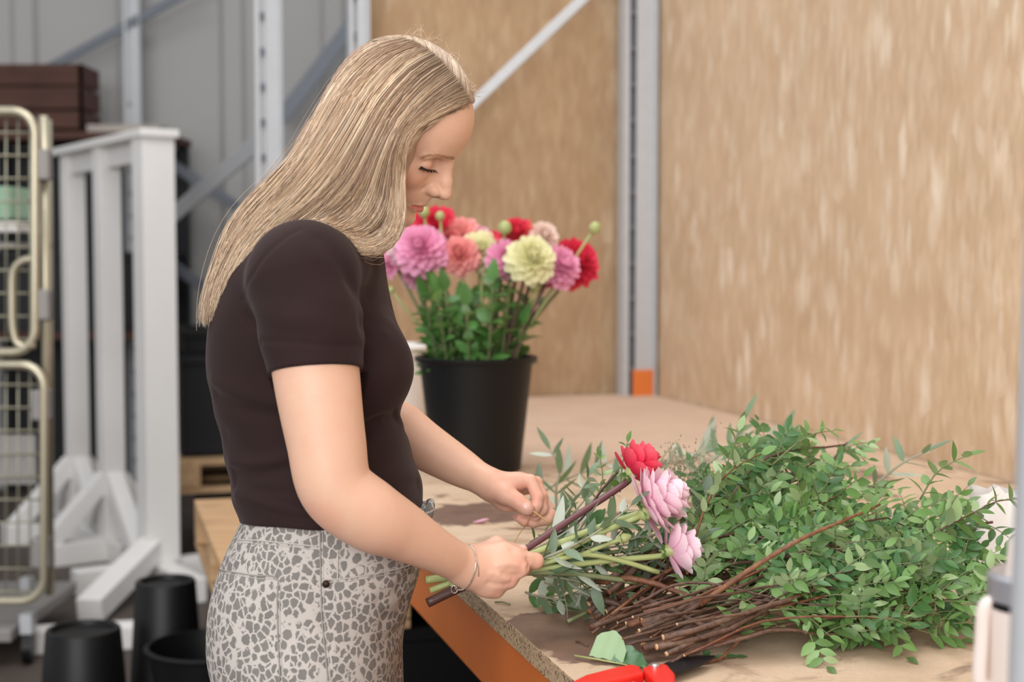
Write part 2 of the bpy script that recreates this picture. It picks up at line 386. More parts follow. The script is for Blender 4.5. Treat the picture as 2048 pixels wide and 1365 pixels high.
# ------------------------------------------------------------------ roll cage trolley at the left edge
MAT['zinc'] = plain('yellow_zinc_tube', srgb(186, 178, 156), 0.32, 0.6, 0.12, 18, 0.05)
MAT['wire'] = plain('zinc_wire', srgb(170, 168, 150), 0.35, 0.55, 0.1, 18, 0)
MAT['mint'] = plain('mint_plastic_sheet', srgb(150, 186, 158), 0.45, 0, 0.08, 8, 0)
MAT['greyboard'] = plain('grey_steel_plate', srgb(140, 136, 134), 0.5, 0.2, 0.08, 8, 0.05)
def roll_cage():
    Yc = 4.75; t = thing('roll_cage', 'zinc-plated wire roll cage trolley at the left edge of the hall', 'trolley', at_u(20, Yc))
    e = lambda u, v, dy=0.0: V(u, v, Yc + dy)
    def loop(us, vs_, r, name, dy=0.0, rc=45):
        u0, u1 = us; v0, v1 = vs_; pts = []
        for cx, cy, a0 in ((u1 - rc, v0 + rc, -90), (u1 - rc, v1 - rc, 0), (u0 + rc, v1 - rc, 90), (u0 + rc, v0 + rc, 180)):
            for k in range(6):
                a = math.radians(a0 + k * 18); pts.append(e(cx + rc * math.cos(a), cy + rc * math.sin(a), dy))
        pts.append(pts[0]); MB().tube(pts, r, 8, cap=False).build(name, MAT['zinc'], t, True)
    loop((-330, 70), (222, 705), 0.0155, 'gate_frame'); loop((-330, 88), (730, 1203), 0.0155, 'gate_frame')
    MB().tube([e(87, 232, 0.05), e(92, 600, 0.05), e(100, 1190, 0.05)], 0.017, 8).build('upright_tube', MAT['zinc'], t, True)
    MB().tube([e(100, 1190, 0.6), e(95, 240, 0.6)], 0.017, 8).build('upright_tube', MAT['zinc'], t, True)
    for v0, v1, x1 in ((240, 690, 66), (745, 1190, 84)):
        k = 0
        for v in range(v0 + 25, v1, 46):
            MB().tube([e(-330, v, 0.01), e(x1, v, 0.01)], 0.0035, 6).build('wire', MAT['wire'], t, True)
        for u in range(-300, x1 - 5, 24):
            MB().tube([e(u, v0, 0.015), e(u, v1, 0.015)], 0.003, 6).build('wire', MAT['wire'], t, True)
    for v in (330, 610, 810, 1105):
        MB().box(e(84, v, 0.02), 0.030, 0.026, 0.052).build('hinge_clasp', MAT['greyboard'], t, bevel=0.008)
    pts = [e(75, 518), e(45, 522), e(26, 545), e(24, 600), e(26, 660), e(38, 690), e(70, 690)]
    MB().tube([Vector(p) for p in spline(pts, 24)], 0.013, 8).build('latch_loop', MAT['zinc'], t, True)
    MB().box(e(-140, 920, 0.02), 0.36, 0.004, 0.085).build('sign_plate', MAT['greyboard'], t, bevel=0.003)
    zb = e(60, 1215).z
    MB().box(e(-130, 1215, 0.3) - Vector((0, 0, 0.01)), 0.40, 0.36, 0.022).build('deck', MAT['greyboard'], t, bevel=0.006)
    for u in (-280, 55):
        for dy in (0.02, 0.55):
            c = e(u, 1215, dy); MB().lathe([(0.02, -0.016), (0.055, -0.016), (0.055, 0.016), (0.02, 0.016)], 20, (c.x, c.y, 0.055), (1, 0.2, 0), (True, True)).build('wheel', MAT['black_plastic'], t, 'auto')
            MB().box((c.x, c.y, (0.10 + zb - 0.02) / 2), 0.02, 0.025, max(0.01, (zb - 0.03 - 0.10) / 2)).build('caster_fork', MAT['galv'], t)
    # load inside
    for nm, lab, u, v, hw, hh, mt, dy in (('mint_crate', 'mint green plastic crate behind the roll cage wires', 0, 408, 0.085, 0.055, 'mint', 0.3),
                                       ('grey_tray', 'pale grey tray under the mint crate in the roll cage', 0, 455, 0.11, 0.018, 'white_paint', 0.3)):
        c = e(u, v, dy); b = thing(nm, lab, 'crate', (c.x, c.y, c.z - hh))
        ins = 0.008
        MB().box(c - Vector((0, 0, hh - 0.005)), hw, 0.14, 0.005).build('base', MAT[mt], b)
        for sx in (-1, 1): MB().box(c + Vector((sx * (hw - ins / 2), 0, 0)), ins / 2, 0.14, hh).build('side', MAT[mt], b, bevel=0.003)
        for sy in (-1, 1): MB().box(c + Vector((0, sy * (0.14 - ins / 2), 0)), hw - ins, ins / 2, hh).build('side', MAT[mt], b, bevel=0.003)
    c = e(-40, 470, 0.3); MB().box(c + Vector((-0.05, 0, -0.035)), 0.24, 0.2, 0.006).build('shelf', MAT['greyboard'], t)
roll_cage()

# ------------------------------------------------------------------ dark rack at the left behind the stand: shelf, crates, boards
def crate(name, label, c, hx, hy, hz, mat, cat='crate', ang=0.0, wall=0.015, slats=0, rim=True):
    t = thing(name, label, cat, (c[0], c[1], c[2]))
    X = Vector((math.cos(ang), math.sin(ang), 0)); Y = Vector((-math.sin(ang), math.cos(ang), 0)); Z = Vector((0, 0, 1)); c = Vector(c)
    MB().box(c + Z * wall / 2, hx, hy, wall / 2, (X, Y, Z)).build('base', MAT[mat], t)
    for s in (-1, 1):
        for ax, ay, h1, h2 in ((X, Y, hx, hy), (Y, X, hy, hx)):
            if slats:
                gh = 2 * hz / slats
                for k in range(slats):
                    MB().box(c + ax * s * (h1 - wall / 2) + Z * (gh * (k + 0.5)), wall / 2, h2, gh * 0.44, (ax, ay, Z)).build('slat', MAT[mat], t, bevel=0.002)
            else:
                MB().box(c + ax * s * (h1 - wall / 2) + Z * hz, wall / 2, h2 if ax is X else h2 - wall, hz, (ax, ay, Z)).build('side', MAT[mat], t, bevel=0.004)
            if rim and not slats:
                MB().box(c + ax * s * (h1 + 0.004) + Z * (2 * hz - 0.02), 0.012, h2 + 0.012, 0.018, (ax, ay, Z)).build('rim', MAT[mat], t, bevel=0.004)
    return t
def shelf_rack():
    t = thing('shelf_rack', 'dark low rack with a brown board top behind the white posts', 'rack', (-2.43, 8.05, 0))
    ztop = V(150, 262, 7.7).z
    MB().box((-2.43, 8.05, ztop - 0.02), 0.56, 0.3, 0.02).build('shelf_board', MAT['brown_wood'], t, bevel=0.003)
    MB().box((-2.43, 8.05, 0.95), 0.56, 0.3, 0.02).build('shelf_board', MAT['brown_wood'], t, bevel=0.003)
    for sx in (-0.52, 0.52):
        for sy in (-0.26, 0.26):
            MB().box((-2.43 + sx, 8.05 + sy, (ztop - 0.04) / 2), 0.03, 0.03, (ztop - 0.04) / 2).build('leg', MAT['dark_plastic'], t, bevel=0.003)
    MB().box((-2.43, 8.33, (ztop - 0.04) / 2), 0.54, 0.012, (ztop - 0.06) / 2).build('back_panel', MAT['dark_plastic'], t)
    crate('wooden_crate', 'dark brown wooden crate standing on its side on the low rack, top left', (-2.70, 7.98, ztop), 0.36, 0.16, 0.19, 'brown_wood', wall=0.025, slats=3)
    for k in range(2):
        crate('dark_crate', ('charcoal plastic crate on the middle shelf, left of the pair', 'charcoal plastic crate on the middle shelf, right of the pair')[k], (-2.70 + 0.52 * k, 8.05, 0.97), 0.25, 0.22, 0.22, 'dark_plastic')
    b = MB().box(Vector((-2.12, 7.95, ztop + 0.022)), 0.20, 0.14, 0.022); set_props(b.build('board_offcut', MAT['grey_wood'], None, bevel=0.004), 'pale grey board offcut lying across the rack top', 'board')
shelf_rack()

# pallets and black tubs behind the woman
def pallet(name, label, origin, ang, L=1.2, W=0.8, z0=0.0, h=0.144, mat='pallet', group=None):
    t = thing(name, label, 'pallet', (origin[0], origin[1], z0), group)
    X = Vector((math.cos(ang), math.sin(ang), 0)); Y = Vector((-math.sin(ang), math.cos(ang), 0)); Z = Vector((0, 0, 1)); o_ = Vector((origin[0], origin[1], z0))
    ax = (X, Y, Z)
    for k in range(5):
        y = -W / 2 + 0.06 + k * (W - 0.12) / 4
        MB().box(o_ + Y * y + Z * (h - 0.011), L / 2, 0.06 if k % 2 == 0 else 0.045, 0.011, ax).build('deck_board', MAT[mat], t, bevel=0.002)
    for x in (-L / 2 + 0.06, 0, L / 2 - 0.06):
        MB().box(o_ + X * x + Z * (h - 0.033), 0.06, W / 2, 0.011, ax).build('cross_board', MAT[mat], t, bevel=0.002)
        for y in (-W / 2 + 0.05, 0, W / 2 - 0.05):
            MB().box(o_ + X * x + Y * y + Z * (h - 0.083), 0.06, 0.05, 0.039, ax).build('block', MAT[mat], t, bevel=0.002)
    for y in (-W / 2 + 0.05, 0, W / 2 - 0.05):
        MB().box(o_ + Y * y + Z * 0.011, L / 2, 0.05, 0.011, ax).build('runner', MAT[mat], t, bevel=0.002)
    return t
pc = onz(376, 1001, 0.60); pa = YAW + math.pi / 2
pcen = pc + ND * 0.42 - TD * 0.60
pallet('pallet', 'wooden pallet on a black crate behind the woman\'s hips', (pcen.x, pcen.y), pa, z0=0.4515, h=0.1485, W=0.8)
crate('black_tub', 'black crate added for the dark void under the pallet behind the woman', (pcen.x + ND.x * 0.06, pcen.y + ND.y * 0.06, 0.001), 0.56, 0.30, 0.223, 'black_plastic', 'tub', pa)  # added crate; its black fills the dark void below the pallet
q = at_u(408, 6.62)
pallet('pallet', 'wooden pallet carrying the black tubs beyond the white post', (q.x + 0.35, q.y + 0.35), 0.3, z0=0.302, h=0.15)
crate('black_tub', 'black crate added for the darkness under the pallet of tubs', (q.x + 0.40, q.y + 0.36, 0.001), 0.50, 0.34, 0.149, 'black_plastic', 'tub', 0.3)  # added too, black in place of the darkness beneath these boards
crate('black_tub', 'large black plastic tub on the pallet beyond the white post', (q.x + 0.17, q.y + 0.28, 0.454), 0.36, 0.25, 0.235, 'dark_plastic', 'tub', 0.3)
crate('black_tub', 'upper black plastic tub stacked beyond the white post', (q.x + 0.17, q.y + 0.28, 0.926), 0.345, 0.235, 0.06, 'black_plastic', 'tub', 0.3)

# ------------------------------------------------------------------ buckets
def bucket(label, base, r0, r1, h, flip=False, axis=(0, 0, 1), name='bucket', mat='black_plastic', group=None, rings=True):
    base = Vector(base); t = thing(name, label, 'bucket', base, group); s = axis
    if not flip:
        prof = [(0.001, 0.004), (r0 - 0.004, 0.004), (r0, 0.0), (r1 * 0.995, h * 0.97), (r1 - 0.004, h * 0.97), (r0 - 0.004, 0.008), (0.001, 0.008)]
        MB().lathe(prof, 56, base, s).build('body', MAT[mat], t, 'auto')
        MB().lathe([(r1 - 0.005, h * 0.955), (r1 + 0.008, h * 0.955), (r1 + 0.011, h * 0.97), (r1 + 0.011, h * 0.99), (r1 + 0.006, h), (r1 - 0.003, h), (r1 - 0.005, h * 0.955)], 56, base, s).build('rim', MAT[mat], t, 'auto')
    else:
        prof = [(r1 - 0.004, 0.0), (r1, 0.0), (r0 + 0.002, h - 0.006), (r0 - 0.002, h), (r0 - 0.014, h), (r0 - 0.018, h - 0.012), (0.001, h - 0.012)]
        MB().lathe(prof, 56, base, s).build('body', MAT[mat], t, 'auto')
        MB().lathe([(r1 - 0.002, 0.0), (r1 + 0.010, 0.0), (r1 + 0.010, 0.016), (r1 + 0.002, 0.018), (r1 - 0.002, 0.0)], 56, base, s).build('rim', MAT[mat], t, 'auto')
    return t
b = onz(170, 1460, 0.0); bucket('upturned black bucket on the floor at the lower left', (b.x, b.y, 0.001), 0.105, 0.13, 0.30, True)
b = onz(335, 1420, 0.0); bucket('tall upturned black bucket with recessed base beside the front white post', (b.x, b.y, 0.001), 0.088, 0.115, 0.40, True)
b = at_u(420, 3.95); bucket('wide open black bucket below the woman\'s hip, rim cut by the frame', (b.x - 0.02, b.y, 0.001), 0.12, 0.165, 0.29)
w_ = onz(160, 1310, 0.0)
t = thing('white_block', 'small white painted block on the floor behind the upturned bucket', 'block', (w_.x, w_.y, 0))
MB().bar((w_.x - 0.17, w_.y + 0.02, 0.045), (w_.x + 0.2, w_.y + 0.1, 0.045), 0.09, 0.088).build('block', MAT['white_paint'], t, bevel=0.008)
# under the bench
ub = NT(1.35, 2.85)
pallet('pallet', 'pallet on the floor under the bench, shade put into its dark colour', (ub.x, ub.y), YAW + math.pi / 2, z0=0.001, mat='dark_plastic', L=1.2, W=0.8)  # dark colour stands in for the shade on this pallet
bb = NT(0.86, 2.45); bucket('black bucket standing under the bench behind the orange beam', (bb.x, bb.y, 0.001), 0.11, 0.14, 0.34)
bb2 = NT(1.35, 2.85); crate('black_tub', 'low black plastic tub on the pallet under the bench', (bb2.x, bb2.y, 0.146), 0.3, 0.25, 0.14, 'black_plastic', 'tub', YAW)
# ------------------------------------------------------------------ implicit surfaces for the figure
def smin(a, b, k):
    if k <= 0: return np.minimum(a, b)
    h = np.clip(0.5 + 0.5 * (b - a) / k, 0, 1); return b + (a - b) * h - k * h * (1 - h)
def smax(a, b, k): return -smin(-a, -b, k)
class Field:
    def __init__(s): s.p = []
    def add(s, fn, c, R, k=0.01, op='u'): s.p.append((fn, np.asarray(c, float), R, k, op)); return s
    def cone(s, a, b, r1, r2, k=0.01, op='u'):
        a = np.asarray(a, float); b = np.asarray(b, float); ba = b - a; L2 = max(1e-12, float(ba @ ba))
        def fn(Q):
            q = Q - a; qb = q @ ba; t = np.clip(qb / L2, 0, 1)
            return np.sqrt(np.maximum(np.einsum('ij,ij->i', q, q) - t * (2 * qb - t * L2), 0)) - (r1 + t * (r2 - r1))
        return s.add(fn, (a + b) / 2, math.sqrt(L2) / 2 + max(r1, r2), k, op)
    def chain(s, pts, k=0.012, op='u'):
        for (a, ra), (b, rb) in zip(pts[:-1], pts[1:]): s.cone(a, b, ra, rb, k, op)
        return s
    def limb(s, pts, n, k=0.0, k0=0.02):
        a = _spl(np.array([list(p) + [r] for p, r in pts]), n)
        for i in range(n - 1): s.cone(a[i, :3], a[i + 1, :3], a[i, 3], a[i + 1, 3], k0 if i == 0 else k)
        return s
    def ell(s, c, ax, k=0.01, op='u', M=None):
        c = np.asarray(c, float); ax = np.asarray(ax, float)
        def fn(Q):
            q = Q - c
            if M is not None: q = q @ M
            k0 = np.sqrt(((q / ax) ** 2).sum(1)); k1 = np.sqrt(((q / ax ** 2) ** 2).sum(1)) + 1e-9
            return k0 * (k0 - 1) / k1
        return s.add(fn, c, float(ax.max()), k, op)
    def crease(s, pts, A, w_):
        """A>0 groove, A<0 ridge, along a polyline"""
        pts = np.asarray(pts, float)
        def fn(Q):
            d2 = np.full(len(Q), 1e9)
            for a, b in zip(pts[:-1], pts[1:]):
                ba = b - a; q = Q - a; qb = q @ ba; L = max(1e-12, ba @ ba); t = np.clip(qb / L, 0, 1)
                d2 = np.minimum(d2, np.einsum('ij,ij->i', q, q) - t * (2 * qb - t * L))
            return A * np.exp(-d2 / (w_ * w_))
        c = pts.mean(0); return s.add(fn, c, float(np.linalg.norm(pts - c, axis=1).max()) + 2.6 * w_ - 0.02, 0, 'c')
    def active(s, c, rad): return [p for p in s.p if np.linalg.norm(p[1] - c) - p[2] - rad < 0.02 + p[3]]
    def ev(s, Q, prims=None):
        d = np.full(len(Q), 1e3)
        if prims is None and len(s.p) > 6 and len(Q) > 40:
            lo_, hi_ = Q.min(0), Q.max(0); rad = float(np.linalg.norm(hi_ - lo_)) / 2
            if rad < 0.12: prims = s.active((lo_ + hi_) / 2, rad)
        for fn, c, R, k, op in (s.p if prims is None else prims):
            if op == 'u': d = smin(d, fn(Q), k)
            elif op == 's': d = smax(d, -fn(Q), k)
            elif op == 'i': d = smax(d, fn(Q), k)
            elif op == 'c': d = d + fn(Q)
        return d
    def bounds(s):
        u = [p for p in s.p if p[4] == 'u' and p[2] < 5]
        return np.min([p[1] - p[2] for p in u], 0), np.max([p[1] + p[2] for p in u], 0)

def polygonize(F, h, lo=None, hi=None):
    b0, b1 = F.bounds(); lo = b0 - 0.01 if lo is None else np.maximum(b0 - 0.01, lo); hi = b1 + 0.01 if hi is None else np.minimum(b1 + 0.01, hi)
    NB, SB = 8, 4; sup = NB * SB
    n = np.ceil((hi - lo) / h).astype(int) + 1; ns = (n + sup - 1) // sup
    NX, NY = (ns[0] + 1) * sup + 2, (ns[1] + 1) * sup + 2
    g = np.arange(NB + 1); G = np.stack(np.meshgrid(g, g, g, indexing='ij'), -1).reshape(-1, 3)
    bl = np.arange(SB); BL = np.stack(np.meshgrid(bl, bl, bl, indexing='ij'), -1).reshape(-1, 3) * NB
    half = NB * h * 0.87; keys = []; verts = []; edges = []
    for sx in range(ns[0]):
        for sy in range(ns[1]):
            for sz in range(ns[2]):
                o = np.array([sx, sy, sz]) * sup; c = lo + (o + sup / 2) * h
                pr = F.active(c, sup * h * 0.87)
                if not any(p[4] == 'u' for p in pr): continue
                bc = lo + (o + BL + NB / 2) * h
                keep = np.abs(F.ev(bc, pr)) < half * 1.45
                if not keep.any(): continue
                ob = o + BL[keep]
                I = ob[:, None, :] + G[None]
                d = F.ev((lo + I.reshape(-1, 3) * h), pr).reshape(-1, NB + 1, NB + 1, NB + 1)
                sg = d < 0
                cs = sum(sg[:, i:NB + i, j:NB + j, k:NB + k].astype(np.int8) for i in (0, 1) for j in (0, 1) for k in (0, 1))
                bi, ci, cj, ck = np.nonzero((cs > 0) & (cs < 8))
                if len(bi) == 0: continue
                acc = np.zeros((len(bi), 3)); cnt = np.zeros(len(bi))
                for ax in range(3):
                    e = np.zeros(3, int); e[ax] = 1; o1, o2 = [(1, 2), (0, 2), (0, 1)][ax]
                    for p in (0, 1):
                        for q in (0, 1):
                            s0 = np.zeros(3, int); s0[o1] = p; s0[o2] = q
                            da = d[bi, ci + s0[0], cj + s0[1], ck + s0[2]]; s1 = s0 + e; db = d[bi, ci + s1[0], cj + s1[1], ck + s1[2]]
                            m = (da < 0) != (db < 0); t = np.where(m, da / np.where(m, da - db, 1), 0)
                            pt = s0[None] + t[:, None] * e[None]; acc += np.where(m[:, None], pt, 0); cnt += m
                cell = ob[bi] + np.stack([ci, cj, ck], 1)
                vp = lo + (cell + acc / cnt[:, None]) * h
                # one Newton step to the true surface
                ep = h * 0.35; d0 = F.ev(vp, pr)
                gr = np.stack([F.ev(vp + ep * np.eye(3)[a], pr) - d0 for a in range(3)], 1) / ep
                st = d0[:, None] * gr / np.maximum((gr * gr).sum(1), 0.2)[:, None]
                vp = vp - np.clip(st, -0.6 * h, 0.6 * h)
                keys.append(cell[:, 0] + NX * (cell[:, 1] + NY * cell[:, 2])); verts.append(vp)
                for ax in range(3):
                    a = sg[:, :NB, :NB, :NB]; b = [sg[:, 1:, :NB, :NB], sg[:, :NB, 1:, :NB], sg[:, :NB, :NB, 1:]][ax]
                    ei, x, y, z = np.nonzero(a != b)
                    edges.append(np.column_stack([ob[ei] + np.stack([x, y, z], 1), np.full(len(ei), ax), a[ei, x, y, z]]))
    keys = np.concatenate(keys); verts = np.concatenate(verts); E = np.concatenate(edges)
    order = np.argsort(keys); ks = keys[order]
    quads = []
    for ax in range(3):
        e = E[E[:, 3] == ax]; o1, o2 = [(1, 2), (2, 0), (0, 1)][ax]
        idx = []
        for p, q in ((-1, -1), (0, -1), (0, 0), (-1, 0)):
            c = e[:, :3].copy(); c[:, o1] += p; c[:, o2] += q
            kk = c[:, 0] + NX * (c[:, 1] + NY * c[:, 2]); pos = np.clip(np.searchsorted(ks, kk), 0, len(ks) - 1)
            idx.append(np.where(ks[pos] == kk, order[pos], -1))
        f = np.stack(idx, 1); ok = (f >= 0).all(1); f = f[ok]; inside = e[ok, 4] == 1
        f[~inside] = f[~inside][:, ::-1]
        quads.append(f)
    return verts, np.concatenate(quads)

def np_mesh(name, verts, faces, mat, colors=None, smooth=True):
    me = bpy.data.meshes.new(name); nv, nf, k = len(verts), len(faces), faces.shape[1]
    me.vertices.add(nv); me.vertices.foreach_set('co', np.ascontiguousarray(verts, np.float32).ravel())
    me.loops.add(nf * k); me.loops.foreach_set('vertex_index', np.ascontiguousarray(faces, np.int32).ravel())
    me.polygons.add(nf); me.polygons.foreach_set('loop_start', np.arange(0, nf * k, k, dtype=np.int32))
    me.polygons.foreach_set('loop_total', np.full(nf, k, np.int32))
    if smooth: me.polygons.foreach_set('use_smooth', np.ones(nf, bool))
    if colors is not None:
        a = me.color_attributes.new('tone', 'FLOAT_COLOR', 'POINT'); c = np.ones((nv, 4), np.float32); c[:, :3] = colors
        a.data.foreach_set('color', c.ravel())
    me.update(calc_edges=True); me.validate()
    if mat is not None: me.materials.append(mat)
    return me

def march(F, u, v, y0=1.5, y1=2.3, steps=60, back=False):
    """depth Y at which pixel rays meet the field (nan = miss)"""
    r = ray(np.asarray(u, float), np.asarray(v, float)); o = np.array([0, 0, CAMH])
    Y = np.full(len(r), y1 if back else y0); hit = np.zeros(len(r), bool); ln = np.linalg.norm(r, axis=1)
    for _ in range(steps):
        d = F.ev(o + r * Y[:, None]); hit |= np.abs(d) < 0.0006
        if hit.all(): break
        Y = np.where(hit, Y, Y + (-1 if back else 1) * np.clip(d, -0.02, 0.08) * 0.8 / ln)
    return np.where(hit & (Y < y1 + .01) & (Y > y0 - .01), Y, np.nan)
def onto(F, pix, lift=0.0, n=None):
    p = np.asarray(pix, float)
    if n: p = spline([(a, b, 0) for a, b in p], n)[:, :2]
    Y = march(F, p[:, 0], p[:, 1]); ok = ~np.isnan(Y)
    return P(p[ok, 0], p[ok, 1], Y[ok] - lift)

# ------------------------------------------------------------------ figure: head frame
YP = 1.92
_t, _y, _r = (math.radians(a) for a in (29.3, 8, 18))
F0 = np.array([math.cos(_t), 0, -math.sin(_t)]); U0 = np.array([math.sin(_t), 0, math.cos(_t)]); S0 = np.array([0, -1.0, 0])
HF = F0 * math.cos(_y) + S0 * math.sin(_y); S1 = S0 * math.cos(_y) - F0 * math.sin(_y)
HS = S1 * math.cos(_r) - U0 * math.sin(_r); HU = U0 * math.cos(_r) + S1 * math.sin(_r)
HN = P(909, 318, 1.90); HM = np.stack([HF, HU, HS], 1)
def H(f, u, s=0.0): return HN + (HF * f + HU * u + HS * s) / 1000
def toH(Q): return (Q - HN) @ HM * 1000

def head_field():
    h = Field(); m = 0.001
    E = lambda c, ax, k, op='u', rot=None: h.ell(np.array(c) * m, np.array(ax) * m, k * m, op, rot)
    C = lambda a, b, r1, r2, k, op='u': h.cone(np.array(a) * m, np.array(b) * m, r1 * m, r2 * m, k * m, op)
    E((-90, 24, 0), (90, 86, 71), 5)                      # cranium
    E((-51, 34, 0), (53, 52, 54), 18)                     # forehead
    for s in (1, -1): C((-14, 10, 7 * s), (-25, 7, 34 * s), 9, 8, 12)   # brow ridge
    E((-56, -30, 0), (40, 52, 47), 14)                    # mid face
    E((-43, -64, 0), (31, 34, 32), 14)                    # muzzle
    for s in (1, -1):
        E((-41, -38, 34 * s), (19, 17, 17), 14)           # cheek
        C((-48, -28, 44 * s), (-78, -20, 58 * s), 12, 9, 14)    # zygomatic arch
        C((-34, -103, 9 * s), (-64, -88, 37 * s), 14, 13, 12)   # jaw body
        C((-64, -88, 37 * s), (-86, -40, 52 * s), 13, 11, 12)   # jaw ramus
    E((-68, -62, 0), (40, 46, 42), 14)
    E((-29.5, -104, 0), (16, 14.5, 18), 8)                # chin
    C((-35, -62, 0), (-32, -80, 0), 21, 19, 8)
    C((-17, -65, 0), (-17.5, -72, 0), 11, 10, 6)
    for s in (1, -1):                                     # eye socket, then lid over the eyeball
        E((-13, -14, 28 * s), (14, 11, 14), 10, 's')
        E((-31, -16, 31 * s), (14, 13, 15), 2.5)
        C((-25, -2, 19 * s), (-28, -3, 43 * s), 5.5, 5, 7)      # fold under the brow
    C((-19, 2, 0), (-15, -47, 0), 9.5, 13.5, 6); C((-28, -5, 0), (-28, -45, 0), 15, 18, 6)
    C((-10, 5, 0), (-7.4, -10, 0), 8.5, 8.2, 9)             # nose
    C((-7.4, -10, 0), (2.5, -34, 0), 8.0, 8.6, 6)
    C((2.5, -34, 0), (8.0, -46.5, 0), 8.6, 9.0, 4)
    E((7.8, -50, 0), (8.8, 6.6, 8.8), 4)
    C((4, -54, 0), (-10, -60, 0), 4.4, 4.0, 4)
    for s in (1, -1):
        E((-6, -50, 10.5 * s), (10.5, 7.8, 6.2), 4)
        E((-1, -58.5, 6.4 * s), (5.6, 2.8, 2.8), 1.6, 's')
        C((-10, -41.5, 16.6 * s), (-17.5, -52, 18.0 * s), 2.2, 2.2, 4, 's')
    # lips
    for s in (1, -1):
        C((-13.6, -75.5, 0), (-16, -75.9, 9 * s), 4.3, 4.0, 3); C((-16, -75.9, 9 * s), (-24.5, -79.2, 19.5 * s), 4.0, 2.6, 3)
        C((-14.9, -84.6, 0), (-17.5, -84.3, 9 * s), 5.4, 4.9, 3); C((-17.5, -84.3, 9 * s), (-25, -80.4, 19 * s), 4.9, 2.4, 3)
    for s in (1, -1):
        C((-8.6, -79.7, 0), (-12.2, -79.6, 10 * s), 2.1, 2.1, 0.8, 's'); C((-12.2, -79.6, 10 * s), (-20.5, -80, 21 * s), 2.1, 1.6, 0.8, 's')
    C((-13.5, -94.8, -9), (-13.5, -94.8, 9), 4.2, 4.2, 5, 's')   # groove over the chin
    return h
HEAD = head_field()
_hc = H(-80, -5); _fl = HEAD.p
def head_fn(Q): return HEAD.ev((Q - HN) @ HM)

# ------------------------------------------------------------------ skin: neck, arms, hands
def Z4(z, Y): return P(820 + z[0] / 7.062, 1040 + z[1] / 7.062, Y)      # near-hand study
def Z3(z, Y): return P(960 + z[0] / 9.753, 930 + z[1] / 9.753, Y)       # far-hand study
K4, K3 = 9.16e-5, 7.42e-5
def hand_near():
    f = Field()
    c = lambda pts, k=0.004: f.chain([(Z4(p[:2], p[2]), p[3] * K4) for p in pts], k)
    c([(760, 640, 1.832, 265), (900, 660, 1.836, 240), (1150, 640, 1.846, 235), (1380, 620, 1.852, 210)], 0.006)
    c([(900, 720, 1.836, 215), (1130, 830, 1.846, 225)], 0.02)
    c([(930, 560, 1.842, 200), (1300, 480, 1.848, 150), (1500, 530, 1.847, 130)], 0.012)
    c([(900, 640, 1.83, 150), (1300, 640, 1.838, 150), (1560, 690, 1.841, 118)], 0.012)
    c([(900, 740, 1.83, 150), (1200, 800, 1.838, 150), (1400, 860, 1.842, 108)], 0.012)
    c([(880, 820, 1.836, 140), (1080, 930, 1.843, 130), (1215, 1000, 1.845, 98)], 0.012)
    c([(1500, 535, 1.845, 132), (1775, 585, 1.860, 112), (1730, 560, 1.888, 102), (1600, 540, 1.900, 90)], 0.004)
    c([(1560, 690, 1.841, 116), (1610, 680, 1.876, 112), (1540, 600, 1.900, 96)], 0.004)
    c([(1400, 860, 1.842, 106), (1440, 820, 1.876, 104), (1350, 720, 1.900, 92)], 0.004)
    c([(1215, 1000, 1.845, 97), (1260, 950, 1.876, 92), (1190, 840, 1.898, 84)], 0.004)
    c([(960, 500, 1.852, 150), (1220, 345, 1.864, 106), (1420, 440, 1.872, 96), (1590, 425, 1.880, 74)], 0.008)
    return f
def hand_far():
    f = Field()
    c = lambda pts, k=0.003: f.chain([(Z3(p[:2], p[2]), p[3] * K3) for p in pts], k)
    c([(60, 300, 2.068, 270), (200, 370, 2.064, 250), (420, 430, 2.064, 215), (760, 330, 2.066, 150)], 0.008)
    c([(300, 330, 2.062, 190), (700, 315, 2.060, 118), (990, 305, 2.058, 116)], 0.012)      # index metacarpal
    c([(350, 340, 2.075, 180), (800, 330, 2.078, 130), (1110, 340, 2.078, 116)], 0.012)
    c([(350, 450, 2.085, 190), (750, 430, 2.092, 150), (1120, 460, 2.095, 110)], 0.012)
    c([(260, 520, 2.066, 220), (520, 700, 2.066, 190), (760, 800, 2.07, 120)], 0.015)            # heel of the thumb
    c([(330, 480, 2.05, 190), (500, 580, 2.042, 160), (740, 720, 2.034, 124), (900, 850, 2.030, 104), (935, 875, 2.030, 92)], 0.012)  # thumb
    c([(985, 310, 2.057, 118), (1125, 640, 2.046, 122), (1110, 790, 2.042, 112), (1060, 930, 2.042, 96)], 0.003)   # index
    c([(1100, 350, 2.076, 114), (1210, 620, 2.066, 112), (1220, 880, 2.056, 104), (1080, 1010, 2.05, 92), (840, 985, 2.05, 78)], 0.003)
    c([(1120, 460, 2.093, 108), (1400, 960, 2.078, 112), (1330, 1075, 2.062, 108), (1050, 1130, 2.054, 98), (860, 1110, 2.052, 92), (715, 1030, 2.052, 76)], 0.003)
    c([(1100, 560, 2.11, 100), (1360, 960, 2.098, 100), (1240, 1090, 2.085, 92), (950, 1080, 2.078, 84)], 0.003)
    f.add(lambda Q: np.zeros(len(Q)), (0, 0, 0), 0, 0, 'c')
    return f
ARM_N = [(P(612, 560, 1.775), .057), (P(632, 745, 1.745), .0535), (P(652, 880, 1.73), .0485), (P(672, 975, 1.725), .0458), (P(738, 1030, 1.735), .0442), (P(800, 1062, 1.76), .0370), (P(865, 1098, 1.79), .0288), (P(928, 1132, 1.832), .0245)]
ARM_F = [(P(660, 560, 2.07), .055), (P(735, 815, 2.125), .044), (P(800, 862, 2.122), .0425), (P(845, 890, 2.11), .0365), (P(920, 935, 2.09), .0288), (P(968, 962, 2.068), .0205)]
